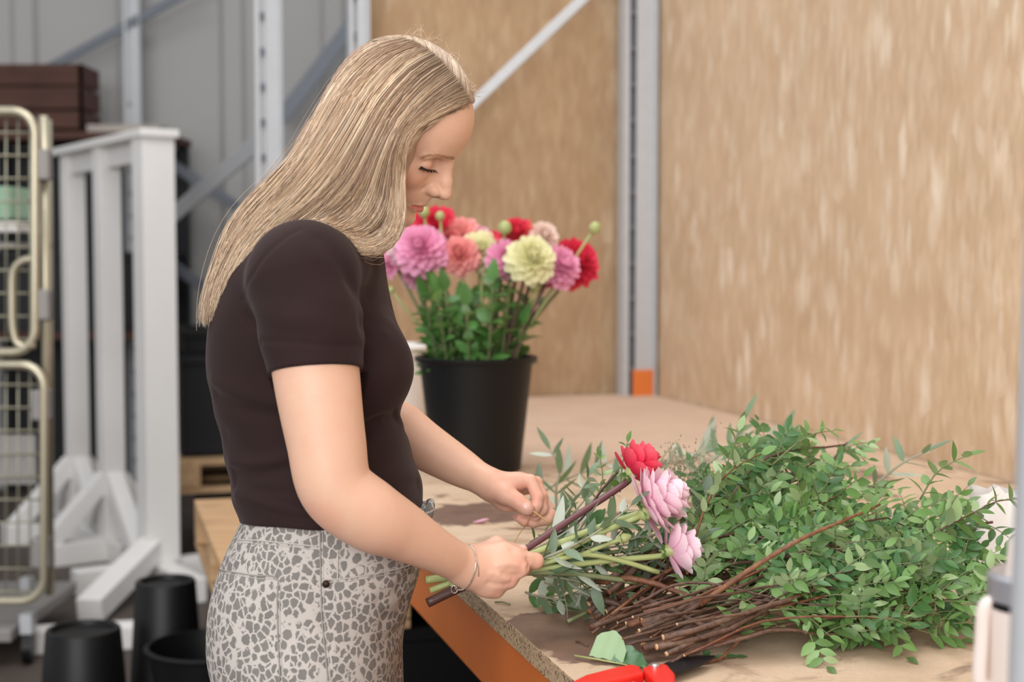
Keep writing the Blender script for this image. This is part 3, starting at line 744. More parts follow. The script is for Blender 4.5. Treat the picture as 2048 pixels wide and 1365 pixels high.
TORSO = [  # v, back u, front u, half width across, centre Y
    (425, 640, 735, .058, 1.93), (448, 585, 742, .085, 1.93), (470, 545, 750, .115, 1.925), (500, 500, 758, .135, 1.92), (540, 462, 768, .142, 1.92), (590, 440, 778, .146, 1.92), (640, 426, 790, .147, 1.92), (700, 420, 806, .145, 1.92), (745, 421, 815, .142, 1.92), (785, 429, 811, .138, 1.92),
    (820, 436, 800, .134, 1.92), (850, 444, 803, .131, 1.92), (890, 452, 817, .132, 1.92), (940, 463, 833, .137, 1.92), (985, 471, 845, .143, 1.92), (1025, 484, 846, .148, 1.92), (1070, 492, 846, .150, 1.92)]
def loft_fn(rows, inset=0.0, ex=2.3, zlo=None, zhi=None, extra=None):
    A = []
    for v, l, r, b, cy in rows:
        p, q = P(l, v, cy), P(r, v, cy); A.append((p[2], (p[0] + q[0]) / 2, cy, (q[0] - p[0]) / 2, b))
    A = np.array(A)
    if extra is not None: A = np.vstack([A, extra])
    A = spline(A[:, :], 240) if A.shape[1] == 3 else _spl(A, 240)
    A = A[np.argsort(A[:, 0])]
    z0, z1 = A[0, 0] if zlo is None else zlo, A[-1, 0] if zhi is None else zhi
    def fn(Q):
        z = Q[:, 2]; g = lambda k: np.interp(z, A[:, 0], A[:, k])
        dx, dy = Q[:, 0] - g(1), Q[:, 1] - g(2); a, b = g(3) - inset, g(4) - inset
        rho = (np.abs(dx / a) ** ex + np.abs(dy / b) ** ex) ** (1 / ex) + 1e-6
        rad = np.sqrt(dx * dx + dy * dy)
        d = np.where(rho > 0.3, rad * (1 - 1 / rho), -np.minimum(a, b) * (1 - rho))
        return np.maximum(d, np.maximum(z - z1 + inset, z0 - z - inset * 0))
    c = np.array([A[:, 1].mean(), A[:, 2].mean(), (z0 + z1) / 2])
    R = math.sqrt(((z1 - z0) / 2) ** 2 + (A[:, 3].max() + .03) ** 2 + A[:, 4].max() ** 2)
    return fn, c, R
def _spl(p, n):
    m = len(p); e = np.vstack([2 * p[0] - p[1], p, 2 * p[-1] - p[-2]]); t = np.linspace(0, m - 1 - 1e-9, n); i = t.astype(int); f = (t - i)[:, None]
    a, b, c, d = e[i], e[i + 1], e[i + 2], e[i + 3]
    return 0.5 * (2 * b + (c - a) * f + (2 * a - 5 * b + 4 * c - d) * f * f + (3 * b - a - 3 * c + d) * f ** 3)

HANDN, HANDF = hand_near(), hand_far()
def merge(dst, src, k):
    lo, hi = src.bounds(); c = (lo + hi) / 2
    dst.add(lambda Q: src.ev(Q), c, float(np.linalg.norm(hi - lo) / 2), k)
body = Field()
fn, c, R = loft_fn(TORSO[-5:], 0.010); body.add(fn, c, R, 0.01)
body.chain([(P(640, 1000, 1.92), .09), (P(630, 880, 1.92), .06), (P(640, 600, 1.92), .06), (P(650, 525, 1.93), .06)], 0.02)
body.chain([(P(655, 525, 1.93), .060), (H(-98, -85, 0), .047), (H(-98, -20, 0), .050)], 0.012)
body.add(head_fn, _hc, 0.145, 0.012)
body.cone(P(650, 515, 1.93), P(615, 545, 1.79), .046, .052, 0.02); body.cone(P(660, 515, 1.93), P(660, 545, 2.06), .046, .052, 0.02)
body.limb(ARM_N, 70); merge(body, HANDN, 0.012)
body.limb(ARM_F, 44); merge(body, HANDF, 0.010)
body.crease([P(700, 985, 1.66), P(770, 952, 1.68)], 0.0012, 0.012)
body.crease([Z3((640, 690), 2.028), Z3((720, 640), 2.026), Z3((760, 670), 2.026)], 0.0005, 0.0016)
body.crease([Z3((690, 760), 2.024), Z3((740, 700), 2.022)], 0.0005, 0.0016)

t0 = time.time()
def folds(lst, F):
    for p, A, w_ in [(onto(F, pix, 0.0, 6), A, w_) for pix, A, w_ in lst]:
        if len(p) > 1: F.crease(p, A, w_)
folds([([(840, 329), (850, 324), (864, 320), (879, 321)], 0.0018, 0.0018), ([(879, 322), (877, 331), (870, 339)], 0.0010, 0.0018), ([(842, 333), (850, 338), (859, 341), (870, 340)], 0.0009, 0.0013),
       ([(821, 410), (817, 408)], 0.0009, 0.0022)], body)
_z4 = lambda *p: [(820 + a / 7.062, 1040 + b / 7.062) for a, b in p]
folds([(_z4((1330, 770), (1440, 790), (1540, 790)), 0.0022, 0.0042), (_z4((1120, 900), (1250, 925), (1340, 930)), 0.0020, 0.0042), (_z4((1660, 560), (1690, 620), (1670, 690)), 0.0026, 0.0028), (_z4((1430, 420), (1550, 440), (1680, 470)), 0.0018, 0.0026),
       (_z4((1250, 640), (1400, 620), (1520, 640)), -0.0012, 0.0045), (_z4((1150, 760), (1280, 800), (1390, 850)), -0.0012, 0.0042), (_z4((1400, 700), (1480, 720), (1560, 750)), 0.0012, 0.0045)], body)
bv, bq = polygonize(body, 0.0018)
def relax(v, q, it, keep):
    a = np.concatenate([q[:, i] for i in range(4)] + [q[:, (i + 1) % 4] for i in range(4)]); b = np.concatenate([q[:, (i + 1) % 4] for i in range(4)] + [q[:, i] for i in range(4)])
    n = np.bincount(a, minlength=len(v))[:, None]; w_ = np.clip(1 - keep, 0, 1)[:, None]
    for k in range(it):
        for lam in (0.6, -0.62):
            av = np.stack([np.bincount(a, v[b, i], len(v)) for i in range(3)], 1) / np.maximum(n, 1); v = v + lam * w_ * (av - v)
    return v
_kp = np.zeros(len(bv))
for _c, _r0, _r1 in ((_hc, 0.13, 0.15), (Z4((1350, 650), 1.86), 0.052, 0.075), (Z3((900, 600), 2.06), 0.055, 0.075)):
    _kp = np.maximum(_kp, np.clip((_r1 - np.linalg.norm(bv - _c, axis=1)) / (_r1 - _r0), 0, 1))
bv = relax(bv, bq, 14, _kp)
# tones of lips, cheeks, knuckles, nails, lids; hands also get a painted shade tint
def skin_tones(Q):
    q = toH(Q); base = np.array(srgb(222, 179, 153)[:3]); col = np.tile(base, (len(Q), 1))
    def blend(m, c): 
        nonlocal col; m = np.clip(m, 0, 1)[:, None]; col = col * (1 - m) + np.array(c[:3]) * m
    def seg(a, b, w_, P_=q):
        a, b = np.array(a, float), np.array(b, float); ba = b - a; r = P_ - a; t = np.clip(r @ ba / (ba @ ba), 0, 1); e = r - t[:, None] * ba
        return 1 - np.sqrt((e * e).sum(1)) / w_
    lip = srgb(206, 116, 104)
    near = (np.abs(q) < 260).all(1)
    for s in (1, -1):
        blend(near * seg((-26, -40, 44 * s), (-36, -46, 46 * s), 26) * 0.45, srgb(226, 158, 138))
        blend(near * np.minimum(1, 3.0 * seg((-9, -77.4, 0), (-14, -77.8, 10 * s), 3.8)), lip); blend(near * np.minimum(1, 3 * seg((-14, -77.8, 9 * s), (-22, -79.6, 18 * s), 2.6)), lip)
        blend(near * np.minimum(1, 3.0 * seg((-9, -84.0, 0), (-13, -83.8, 9 * s), 5.4)), lip); blend(near * np.minimum(1, 3 * seg((-13, -83.8, 9 * s), (-22, -80.6, 18 * s), 3.2)), lip)
        blend(near * seg((-10, -17, 25 * s), (-13, -17, 40 * s), 9) * 0.3, srgb(206, 150, 130))
    blend(near * seg((12, -47, 0), (8, -50, 0), 14) * 0.35, srgb(222, 152, 136))
    w3 = Q
    def spot(p, r, c, a): blend(np.minimum(1, 2.2 * (1 - np.linalg.norm(w3 - p, axis=1) / r)) * a * (np.linalg.norm(w3 - p, axis=1) < r), c)
    red = srgb(214, 132, 112)
    for z, Y in (((1550, 540), 1.835), ((1600, 690), 1.832), ((1420, 860), 1.832), ((1230, 1010), 1.836), ((1790, 590), 1.855)): spot(Z4(z, Y), 0.016, red, 0.22)
    for z, Y in (((1125, 640), 2.035), ((1230, 640), 2.06), ((1400, 980), 2.068), ((800, 470), 2.055), ((860, 1120), 2.045), ((740, 720), 2.024)): spot(Z3(z, Y), 0.015, red, 0.3)
    spot(Z3((850, 650), 2.05), 0.075, srgb(224, 164, 146), 0.45); spot(Z4((1350, 650), 1.85), 0.07, srgb(226, 174, 154), 0.35)  # redder tint over both hands puts finger shade into the skin colour
    spot(Z3((915, 815), 2.0215), 0.0062, srgb(236, 190, 176), 0.9); spot(Z3((690, 1010), 2.045), 0.006, srgb(150, 84, 84), 0.7); spot(Z4((1595, 385), 1.8745), 0.0055, srgb(238, 196, 184), 0.8)
    spot(P(640, 1048, 1.69), 0.035, srgb(216, 150, 128), 0.35)
    return col
def skin_mat():
    m = NT_('skin'); a = m.new('ShaderNodeAttribute'); a.attribute_name = 'tone'
    n = m.noise(m.coord(), 60, 5, 0.6); n2 = m.noise(m.coord(), 900, 3)
    c = m.mix(m.ramp(n.outputs[0], [(0.35, BLK), (0.75, (0.22, 0.22, 0.22, 1))]), a.outputs['Color'], srgb(214, 150, 130))
    m.base(c); m.set(Roughness=0.48, Subsurface_Weight=0.18, Subsurface_Scale=0.006); m.b.inputs['Subsurface Radius'].default_value = (1.0, 0.35, 0.2)
    m.b.inputs['Specular IOR Level'].default_value = 0.4
    m.bump(n2.outputs[0], 0.06, 0.0006); return m.m
MAT['skin'] = skin_mat()
person = thing('person', 'blonde woman in a dark brown T-shirt and leopard-print jeans tying flowers at the bench', 'person', (-0.28, YP, 0))
link('body', np_mesh('body', bv, bq, MAT['skin'], skin_tones(bv)), person)

def nail(cx, cy, rx, ry, ang, lift=0.0005):
    n1, n2 = 5, 16; uv = [(cx, cy)]
    for i in range(1, n1 + 1):
        for j in range(n2):
            a = 2 * math.pi * j / n2; x, y = rx * i / n1 * math.cos(a), ry * i / n1 * math.sin(a); uv.append((cx + x * math.cos(ang) - y * math.sin(ang), cy + x * math.sin(ang) + y * math.cos(ang)))
    uv = np.array(uv); Y = march(body, uv[:, 0], uv[:, 1])
    if np.isnan(Y).any(): return
    lf = np.concatenate([[1.0], np.repeat(1 - (np.arange(1, n1 + 1) / n1) ** 4 * 1.2, n2)]) * lift; p = P(uv[:, 0], uv[:, 1], Y - lf)
    f = [(0, 1 + j, 1 + (j + 1) % n2) for j in range(n2)] + [(1 + (i - 1) * n2 + j, 1 + i * n2 + j, 1 + i * n2 + (j + 1) % n2, 1 + (i - 1) * n2 + (j + 1) % n2) for i in range(1, n1) for j in range(n2)]
    MB().add([tuple(q) for q in p], f).build('fingernail', MAT['nail'], person, True)
MAT['nail'] = plain('pink_nail', srgb(236, 186, 172), 0.28, 0, 0.04, 60, 0)
nail(960 + 918 / 9.753, 930 + 822 / 9.753, 8.2, 6.6, 0.75)
nail(960 + 668 / 9.753, 930 + 1005 / 9.753, 4.0, 5.5, 0.5)
# ------------------------------------------------------------------ T-shirt
shirt = Field()
fn, c, R = loft_fn(TORSO, 0.0); shirt.add(fn, c, R, 0.01)
shirt.cone(P(655, 515, 1.93), P(610, 548, 1.785), .054, .066, 0.03); shirt.cone(P(665, 515, 1.93), P(660, 548, 2.06), .054, .062, 0.03)
SL = [(P(606, 560, 1.775), .070), (P(622, 650, 1.757), .064), (P(632, 745, 1.745), .0585)]
shirt.ell(P(745, 735, 1.845), (.052, .052, .055), 0.04); shirt.ell(P(745, 735, 1.995), (.052, .052, .055), 0.04)   # bust
shirt.chain(SL, 0.014); shirt.chain([(P(660, 560, 2.07), .066), (P(700, 720, 2.10), .056)], 0.014)
# cut: hem of sleeve, waist hem, neck opening
def plane(p, n): p = np.asarray(p, float); n = np.asarray(n, float); n = n / np.linalg.norm(n); return lambda Q: (Q - p) @ n
sdir = np.asarray(SL[2][0]) - np.asarray(SL[1][0]); sdir /= np.linalg.norm(sdir)
_pl = plane(SL[2][0] - sdir * 0.002, sdir + np.array([-0.05, 0, 0]))
def sleeve_cut(Q):   # beyond the near sleeve's hem, only around the arm
    q = Q - np.asarray(SL[2][0]); ax_ = q - np.outer(q @ sdir, sdir); rad = np.sqrt((ax_ * ax_).sum(1)); return np.maximum(-_pl(Q), rad - 0.0735)
shirt.add(sleeve_cut, SL[2][0] + sdir * 0.06, 0.10, 0.0015, 's')
fs_dir = np.asarray(P(700, 720, 2.10)) - np.asarray(P(660, 560, 2.07)); fs_dir /= np.linalg.norm(fs_dir); _pf = plane(P(698, 712, 2.098), fs_dir)
_pe = np.asarray(P(700, 720, 2.10))
def sleeve_cut_f(Q):
    q = Q - _pe; ax_ = q - np.outer(q @ fs_dir, fs_dir); return np.maximum(-_pf(Q), np.sqrt((ax_ * ax_).sum(1)) - 0.066)
shirt.add(sleeve_cut_f, _pe + fs_dir * 0.05, 0.09, 0.0015, 's')
hem_a, hem_b = P(487, 1037, 1.92), P(838, 1022, 1.92); hem_n = np.cross(hem_b - hem_a, np.array([0, 1.0, -0.13])); hem_n = hem_n if hem_n[2] < 0 else -hem_n
_ph = plane(hem_a + np.array([0, 0, -0.004]), hem_n)
def hem_cut(Q):
    bow = 0.008 * np.exp(-((Q[:, 0] + 0.22) / 0.1) ** 2); return _ph(Q) - bow
shirt.add(lambda Q: hem_cut(Q), np.array([-0.25, 1.92, 1.0]), 9.0, 0.002, 'i')
shirt.ell(P(690, 455, 1.93), (.058, .062, .040), 0.012, 's')
# folds in the jersey
folds([([(432, 790), (480, 815), (540, 830), (575, 832)], 0.004, 0.012), ([(428, 765), (480, 792), (545, 808)], -0.003, 0.014), ([(452, 880), (500, 905), (560, 905), (600, 900)], 0.003, 0.014),
       ([(466, 945), (510, 948), (560, 940), (600, 928)], 0.0055, 0.009), ([(464, 930), (510, 930), (570, 920)], -0.004, 0.012), ([(470, 968), (520, 985), (590, 998), (625, 1000)], 0.005, 0.009), ([(475, 985), (530, 1002), (600, 1015)], -0.004, 0.012),
       ([(812, 822), (780, 835), (740, 850), (725, 868)], 0.0075, 0.012), ([(815, 850), (790, 850), (750, 868), (728, 890)], -0.0045, 0.014), ([(800, 815), (770, 818), (735, 838)], -0.003, 0.012), ([(838, 970), (800, 985), (770, 1000)], 0.004, 0.012),
       ([(725, 600), (742, 570), (752, 530), (748, 500)], 0.004, 0.012), ([(730, 650), (760, 625), (785, 610)], 0.004, 0.012), ([(735, 690), (765, 672)], -0.003, 0.014), ([(700, 560), (722, 600), (726, 650)], 0.003, 0.009),
       ([(520, 690), (530, 680), (600, 688), (680, 692), (722, 690)], 0.0012, 0.0035), ([(500, 640), (560, 668), (620, 672)], 0.0025, 0.014), ([(590, 600), (660, 625), (715, 628)], 0.002, 0.016), 
       ([(600, 458), (540, 500), (500, 560), (484, 600)], 0.0012, 0.004), ([(489, 1003), (560, 1030), (640, 1040)], 0.001, 0.003), ([(640, 480), (690, 540), (715, 600)], 0.0025, 0.012)], shirt)
def weave(Q):   # faint irregular drape
    return 0.0012 * np.sin(Q[:, 2] * 95 + 3.0 * np.sin(Q[:, 0] * 23) + Q[:, 1] * 31) * np.clip((1.24 - Q[:, 2]) / 0.15, 0, 1)
shirt.add(weave, np.array([-0.25, 1.92, 1.15]), 9.0, 0, 'c')
sv, sq = polygonize(shirt, 0.0028)
def fabric(name, c1, c2, sc=2600):
    m = NT_(name); v = m.coord()
    wv = m.noise(v, sc, 2); n = m.noise(v, 14, 4)
    m.base(m.mix(n.outputs[0], c1, c2)); m.set(Roughness=0.85, Sheen_Weight=0.12, Sheen_Roughness=0.5); m.b.inputs['Specular IOR Level'].default_value = 0.2
    m.b.inputs['Sheen Tint'].default_value = (0.6, 0.5, 0.5, 1)
    m.bump(wv.outputs[0], 0.15, 0.0004); return m.m
MAT['jersey'] = fabric('dark_brown_jersey', srgb(38, 24, 24), srgb(46, 30, 29))
shirt_o = link('t_shirt', np_mesh('t_shirt', sv, sq, MAT['jersey']), person)

# ------------------------------------------------------------------ jeans
JEANS = [(1008, 496, 862, .140, 1.92), (1040, 486, 856, .146, 1.92), (1070, 472, 850, .152, 1.92), (1100, 458, 846, .158, 1.92), (1150, 440, 838, .166, 1.92), (1200, 428, 822, .170, 1.92), (1250, 424, 810, .172, 1.92), (1300, 426, 804, .172, 1.92), (1365, 440, 806, .168, 1.92), (1420, 450, 806, .165, 1.92)]
jeans = Field()
jf, c, R = loft_fn(JEANS, 0.0, 2.4)
jeans.add(jf, c, R, 0.01)
legs = {}
for nm, Y, x in (('n', 1.825, -0.262), ('f', 2.005, -0.30)):
    jeans.chain([((x, Y, .84), .098), ((x + .008, Y, .70), .096), ((x + .012, Y, .47), .078), ((x - .03, Y, .075), .078)], 0.02)
jeans.crease([(-0.40, 1.915, .82), (-0.28, 1.915, .74), (-0.16, 1.915, .80)], 0.012, 0.03)
_top = plane(P(487, 1036, 1.92), np.cross(np.array([0, -1.0, 0.15]), P(862, 1003, 1.92) - P(487, 1036, 1.92)))
_sg = 1.0 if _top(np.array([[-0.25, 1.92, 1.3]]))[0] > 0 else -1.0
jeans.add(lambda Q: _sg * _top(Q), np.array([-0.25, 1.92, 1.0]), 9.0, 0.002, 'i')
jeans.add(lambda Q: 0.045 - Q[:, 2], np.array([-0.25, 1.92, 0.5]), 9.0, 0.002, 'i')
seams = {'side': [(640, 1060), (641, 1130), (642, 1180), (644, 1240), (650, 1300), (656, 1362)], 'pocket_back': [(438, 1140), (470, 1146), (510, 1152), (553, 1157), (554, 1200), (556, 1280), (560, 1362)], 'band': [(474, 1080), (520, 1082), (580, 1088), (636, 1094)],
         'coin': [(676, 1100), (675, 1158)], 'pocket_front': [(645, 1160), (690, 1158), (740, 1150), (790, 1140), (830, 1128)]}
folds([([(815, 1160), (790, 1185), (760, 1200)], 0.003, 0.010), ([(812, 1200), (795, 1225), (770, 1240)], 0.003, 0.012), ([(806, 1250), (785, 1275), (765, 1285)], 0.003, 0.012), ([(700, 1180), (740, 1195), (780, 1190)], -0.002, 0.014),
       ([(850, 1060), (838, 1110), (830, 1140)], 0.004, 0.008), ([(642, 1100), (643, 1200), (652, 1330)], 0.002, 0.006), ([(555, 1165), (557, 1280), (560, 1360)], 0.0014, 0.004), ([(440, 1143), (500, 1152), (552, 1160)], 0.0014, 0.004)], jeans)
jv, jq = polygonize(jeans, 0.0042)
def leopard():
    m = NT_('leopard_print_denim'); v = m.coord()
    nz = m.noise(v, 95, 4, 0.65); wp = m.new('ShaderNodeVectorMath', operation='MULTIPLY_ADD'); m.l(nz.outputs['Color'], wp.inputs[0]); wp.inputs[1].default_value = (0.011, 0.011, 0.011); m.l(v, wp.inputs[2])
    st = m.new('ShaderNodeMapping'); m.l(wp.outputs[0], st.inputs[0]); st.inputs['Scale'].default_value = (1.15, 0.8, 0.92); vv = st.outputs[0]
    cell = m.voro(vv, 84, 'DISTANCE_TO_EDGE', 0.9); rnd = m.voro(vv, 84, 'F1', 0.9); big = m.voro(vv, 30, 'F1', 0.8)
    spots = m.ramp(cell.outputs['Distance'], [(0.065, BLK), (0.115, WHT)])
    blob = m.ramp(rnd.outputs['Distance'], [(0.60, WHT), (0.68, BLK)])
    ring = m.ramp(big.outputs['Distance'], [(0.13, BLK), (0.19, WHT)])
    k = m.math('MULTIPLY', m.math('MULTIPLY', spots, blob), ring)
    tone = m.mix(m.noise(v, 40, 3).outputs[0], srgb(92, 87, 83), srgb(120, 115, 110))
    tw = m.new('ShaderNodeTexWave'); m.l(m.coord(rot=(0, 0.7, 0)), tw.inputs['Vector']); tw.inputs['Scale'].default_value = 420; tw.inputs['Distortion'].default_value = 0.6
    ground = m.mix(m.noise(v, 9, 3).outputs[0], srgb(176, 168, 161), srgb(192, 184, 177))
    c = m.mix(m.math('MULTIPLY', k, 0.95), ground, tone)
    c = m.mix(m.math('MULTIPLY', tw.outputs[0], 0.10), c, srgb(236, 232, 228))
    m.base(c); m.set(Roughness=0.85); m.b.inputs['Specular IOR Level'].default_value = 0.2
    m.bump(tw.outputs[0], 0.12, 0.0006); return m.m
MAT['leopard'] = leopard()
MAT['stitch'] = plain('cream_stitching', srgb(186, 179, 172), 0.8, 0, 0.1, 200, 0.2)
MAT['seam'] = plain('worn_grey_seam', srgb(150, 145, 140), 0.85, 0, 0.25, 160, 0.3)
jeans_o = link('jeans', np_mesh('jeans', jv, jq, MAT['leopard']), person)
for nm, pix in seams.items():
    p = onto(jeans, pix, 0.0006, 40)
    if len(p) > 2:
        MB().tube(p, 0.0010, 6).build('seam', MAT['seam'] if nm in ('side', 'pocket_back') else MAT['stitch'], jeans_o, True)
        q = onto(jeans, [(a + (5 if nm in ('side', 'coin', 'pocket_back') else 0), b + (0 if nm in ('side', 'coin') else 6)) for a, b in pix], 0.0002, 40)
        if len(q) > 2: MB().tube(q, 0.0005, 5).build('stitch_line', MAT['stitch'], jeans_o, True)
rv = onto(jeans, [(652, 1169), (652.5, 1169)], 0.001)
MAT['copper'] = plain('dark_copper', srgb(70, 52, 46), 0.4, 0.6, 0.1, 40, 0)
if len(rv): MB().lathe([(0.0001, 0.0026), (0.0014, 0.0026), (0.0018, 0.0016), (0.0044, 0.0014), (0.0048, 0.0), (0.0001, 0.0)], 18, rv[0], (0, -1, 0.05)).build('rivet', MAT['copper'], jeans_o, True)
# waistband standing off the belly at the front
wb = P(850, 1028, 1.90)
wpts = [P(846 + 2 * a, 1048 - 11 * a, 1.885 + 0.004 * a) for a in np.linspace(0, 3.6, 8)]
WB = MB()
for k, x in enumerate(np.linspace(0, 1, 2)): pass
WB.tube([P(850, 1052, 1.87), P(858, 1030, 1.868), P(862, 1012, 1.872), P(862, 1004, 1.90), P(858, 1004, 1.95)], [.005, .006, .0055, .005, .004], 10); WB.build('waistband_edge', MAT['leopard'], jeans_o, True)

# shoes
def shoe(x, y):
    mb = Field(); mb.chain([((x - 0.09, y, .045), .036), ((x + 0.0, y, .05), .040), ((x + 0.10, y, .038), .036), ((x + 0.15, y, .032), .026)], 0.03); mb.cone((x - 0.05, y, .05), (x - 0.045, y, .10), .04, .036, 0.02)
    mb.add(lambda Q: 0.006 - Q[:, 2], (x, y, 0.05), 9, 0.003, 'i'); v_, q_ = polygonize(mb, 0.005)
    o_ = link('shoe', np_mesh('shoe', v_, q_, MAT['white_paint']), person)
    MB().lathe([(0.001, 0.0), (0.044, 0.0), (0.045, 0.012), (0.001, 0.012)], 24, (0, 0, 0)).build('sole', MAT['white_plastic'], o_)
    s_ = o_.children[0]; s_.matrix_basis = Matrix.Translation(Vector((x + 0.03, y, 0.0))) @ Matrix.Diagonal((3.2, 1.0, 1.0, 1))
shoe(-0.28, 1.825); shoe(-0.32, 2.005)
print('figure', round(time.time() - t0, 1), len(bv), len(sv), len(jv))
# ------------------------------------------------------------------ hair
t0 = time.time()
hair = Field()
_cap_c, _cap_a = np.array([-92, 24, 0]), np.array([101, 95, 82])
def cap_fn(Q):
    q = toH(Q); e = q - _cap_c; k0 = np.sqrt(((e / _cap_a) ** 2).sum(1)); k1 = np.sqrt(((e / _cap_a ** 2) ** 2).sum(1)) + 1e-9
    d = k0 * (k0 - 1) / k1
    f, u, s_ = q[:, 0], q[:, 1], np.abs(q[:, 2])
    face = np.minimum(f + 73, (f - u + 88 - 0.04 * s_) / 1.414)
    return smax(d, face, 4) * 0.001
hair.add(cap_fn, H(*_cap_c), 0.11, 0.01)
ROW = [(735, 262, .066), (665, 352, .060), (592, 424, .043), (525, 487, .030), (468, 556, .020), (432, 612, .011), (418, 642, .004)]
for dy in (-0.065, -0.015, 0.035):
    hair.limb([(P(u, v, 1.915 + dy), r) for u, v, r in ROW], 14, 0.01, 0.03)
hair.limb([(P(758, 285, 1.862), .032), (P(748, 380, 1.852), .034), (P(700, 440, 1.845), .029), (P(630, 450, 1.835), .018)], 8, 0.008, 0.02)
hair.limb([(P(745, 300, 1.99), .038), (P(720, 400, 1.99), .034), (P(690, 450, 2.0), .028)], 6, 0.008, 0.02)
LOCK = [(795, 285, 1.842, .008), (794, 350, 1.834, .0085), (794, 410, 1.832, .009), (788, 455, 1.832, .010), (762, 488, 1.832, .0125), (722, 494, 1.826, .012), (680, 474, 1.818, .012), (640, 447, 1.806, .010)]
hair.limb([(P(u, v, y), r) for u, v, y, r in LOCK], 18, 0.003, 0.008)
hair.add(lambda Q: 0.0004 * np.sin(toH(Q)[:, 0] * 0.55 + toH(Q)[:, 1] * 0.35 + 2 * np.sin(toH(Q)[:, 2] * 0.12)), H(-80, 0), 9.0, 0, 'c')
hv, hq = polygonize(hair, 0.0026)

# depth map of the hair as seen from the camera side, filled outwards
gu, gv = np.arange(400, 960, 7.0), np.arange(60, 660, 7.0)
GU, GV = np.meshgrid(gu, gv, indexing='ij')
DY = march(hair, GU.ravel(), GV.ravel(), 1.6, 2.2, 50).reshape(GU.shape)
def fill(D):
    D = D.copy()
    for _ in range(60):
        m = np.isnan(D)
        if not m.any(): break
        A = np.pad(D, 1, constant_values=np.nan); st = np.stack([A[1 + i:A.shape[0] - 1 + i, 1 + j:A.shape[1] - 1 + j] for i in (-1, 0, 1) for j in (-1, 0, 1)])
        cnt = (~np.isnan(st)).sum(0); av = np.nansum(st, 0) / np.maximum(cnt, 1)
        D = np.where(m & (cnt > 0), av, D)
    return D
DY = fill(DY)
DYB = fill(march(hair, GU.ravel(), GV.ravel(), 1.6, 2.3, 50, back=True).reshape(GU.shape))
def look(D, u, v):
    x = np.clip((u - gu[0]) / 7.0, 0, len(gu) - 1.001); y = np.clip((v - gv[0]) / 7.0, 0, len(gv) - 1.001); i, j = x.astype(int), y.astype(int); a, b = x - i, y - j
    return D[i, j] * (1 - a) * (1 - b) + D[i + 1, j] * a * (1 - b) + D[i, j + 1] * (1 - a) * b + D[i + 1, j + 1] * a * b
GUIDES = [  # root at the parting -> tip, as the strands run in the photograph
    [(943, 203), (915, 214), (880, 230), (845, 250), (818, 275), (808, 320), (806, 375), (808, 430), (798, 472), (768, 502), (725, 507), (682, 484), (640, 450), (612, 447)],
    [(936, 190), (895, 205), (850, 235), (815, 265), (800, 310), (797, 370), (797, 425), (786, 465), (755, 490), (718, 492), (680, 472), (640, 447), (600, 452), (560, 470)],
    [(922, 168), (880, 195), (835, 232), (800, 275), (786, 330), (782, 390), (772, 435), (745, 470), (708, 474), (668, 458), (620, 450), (570, 470), (520, 510), (480, 560)],
    [(903, 143), (855, 180), (805, 235), (772, 300), (752, 360), (735, 410), (700, 445), (655, 455), (600, 462), (550, 486), (510, 520), (475, 570), (450, 620)],
    [(880, 118), (830, 150), (775, 215), (735, 290), (705, 350), (665, 400), (615, 440), (560, 475), (515, 515), (475, 565), (448, 612), (436, 640)],
    [(856, 98), (805, 125), (745, 190), (700, 265), (660, 330), (610, 390), (555, 440), (505, 490), (465, 545), (437, 600), (422, 640)],
    [(830, 83), (770, 105), (705, 165), (655, 245), (610, 315), (560, 375), (505, 430), (465, 485), (435, 545), (418, 600), (412, 645)],
    [(805, 74), (745, 88), (685, 135), (635, 215), (595, 290), (545, 350), (490, 405), (452, 460), (428, 530), (412, 590), (408, 640)]]
NS = 22
GR = np.stack([spline([(a, b, 0) for a, b in g], NS)[:, :2] for g in GUIDES])
def strands2d(n, wob=3.0, seed=1, lo=0.0, hi=1.0):
    r = np.random.default_rng(seed); x = (lo + (hi - lo) * r.random(n)) * (len(GR) - 1 - 1e-6); i = x.astype(int); f = x - i
    f = f * f * (3 - 2 * f) * 0.35 + f * 0.65
    p = GR[i] * (1 - f)[:, None, None] + GR[i + 1] * f[:, None, None]
    t = np.linspace(0, 1, NS)
    clump = np.sin(np.floor(x * 9)[:, None] * 12.9898 + np.array([0.0, 78.2])) * 4.0          # locks that part from each other
    p = p + clump[:, None, :] * (t * (1.6 - t))[None, :, None]
    a1, a2 = r.normal(size=(n, 2)), r.normal(size=(n, 2)); ph = r.random(n) * 6.28
    p = p + a1[:, None, :] * wob * t[None, :, None] + (a2 * 1.2)[:, None, :] * np.sin(3.5 * t[None, :] + ph[:, None])[..., None]
    end = 1 - 0.16 * r.random(n) ** 2
    ts = t[None] * end[:, None] * (NS - 1); k = np.minimum(ts.astype(int), NS - 2); w_ = (ts - k)[..., None]
    I = np.arange(n)[:, None]
    return p[I, k] * (1 - w_) + p[I, k + 1] * w_, x / (len(GR) - 1)
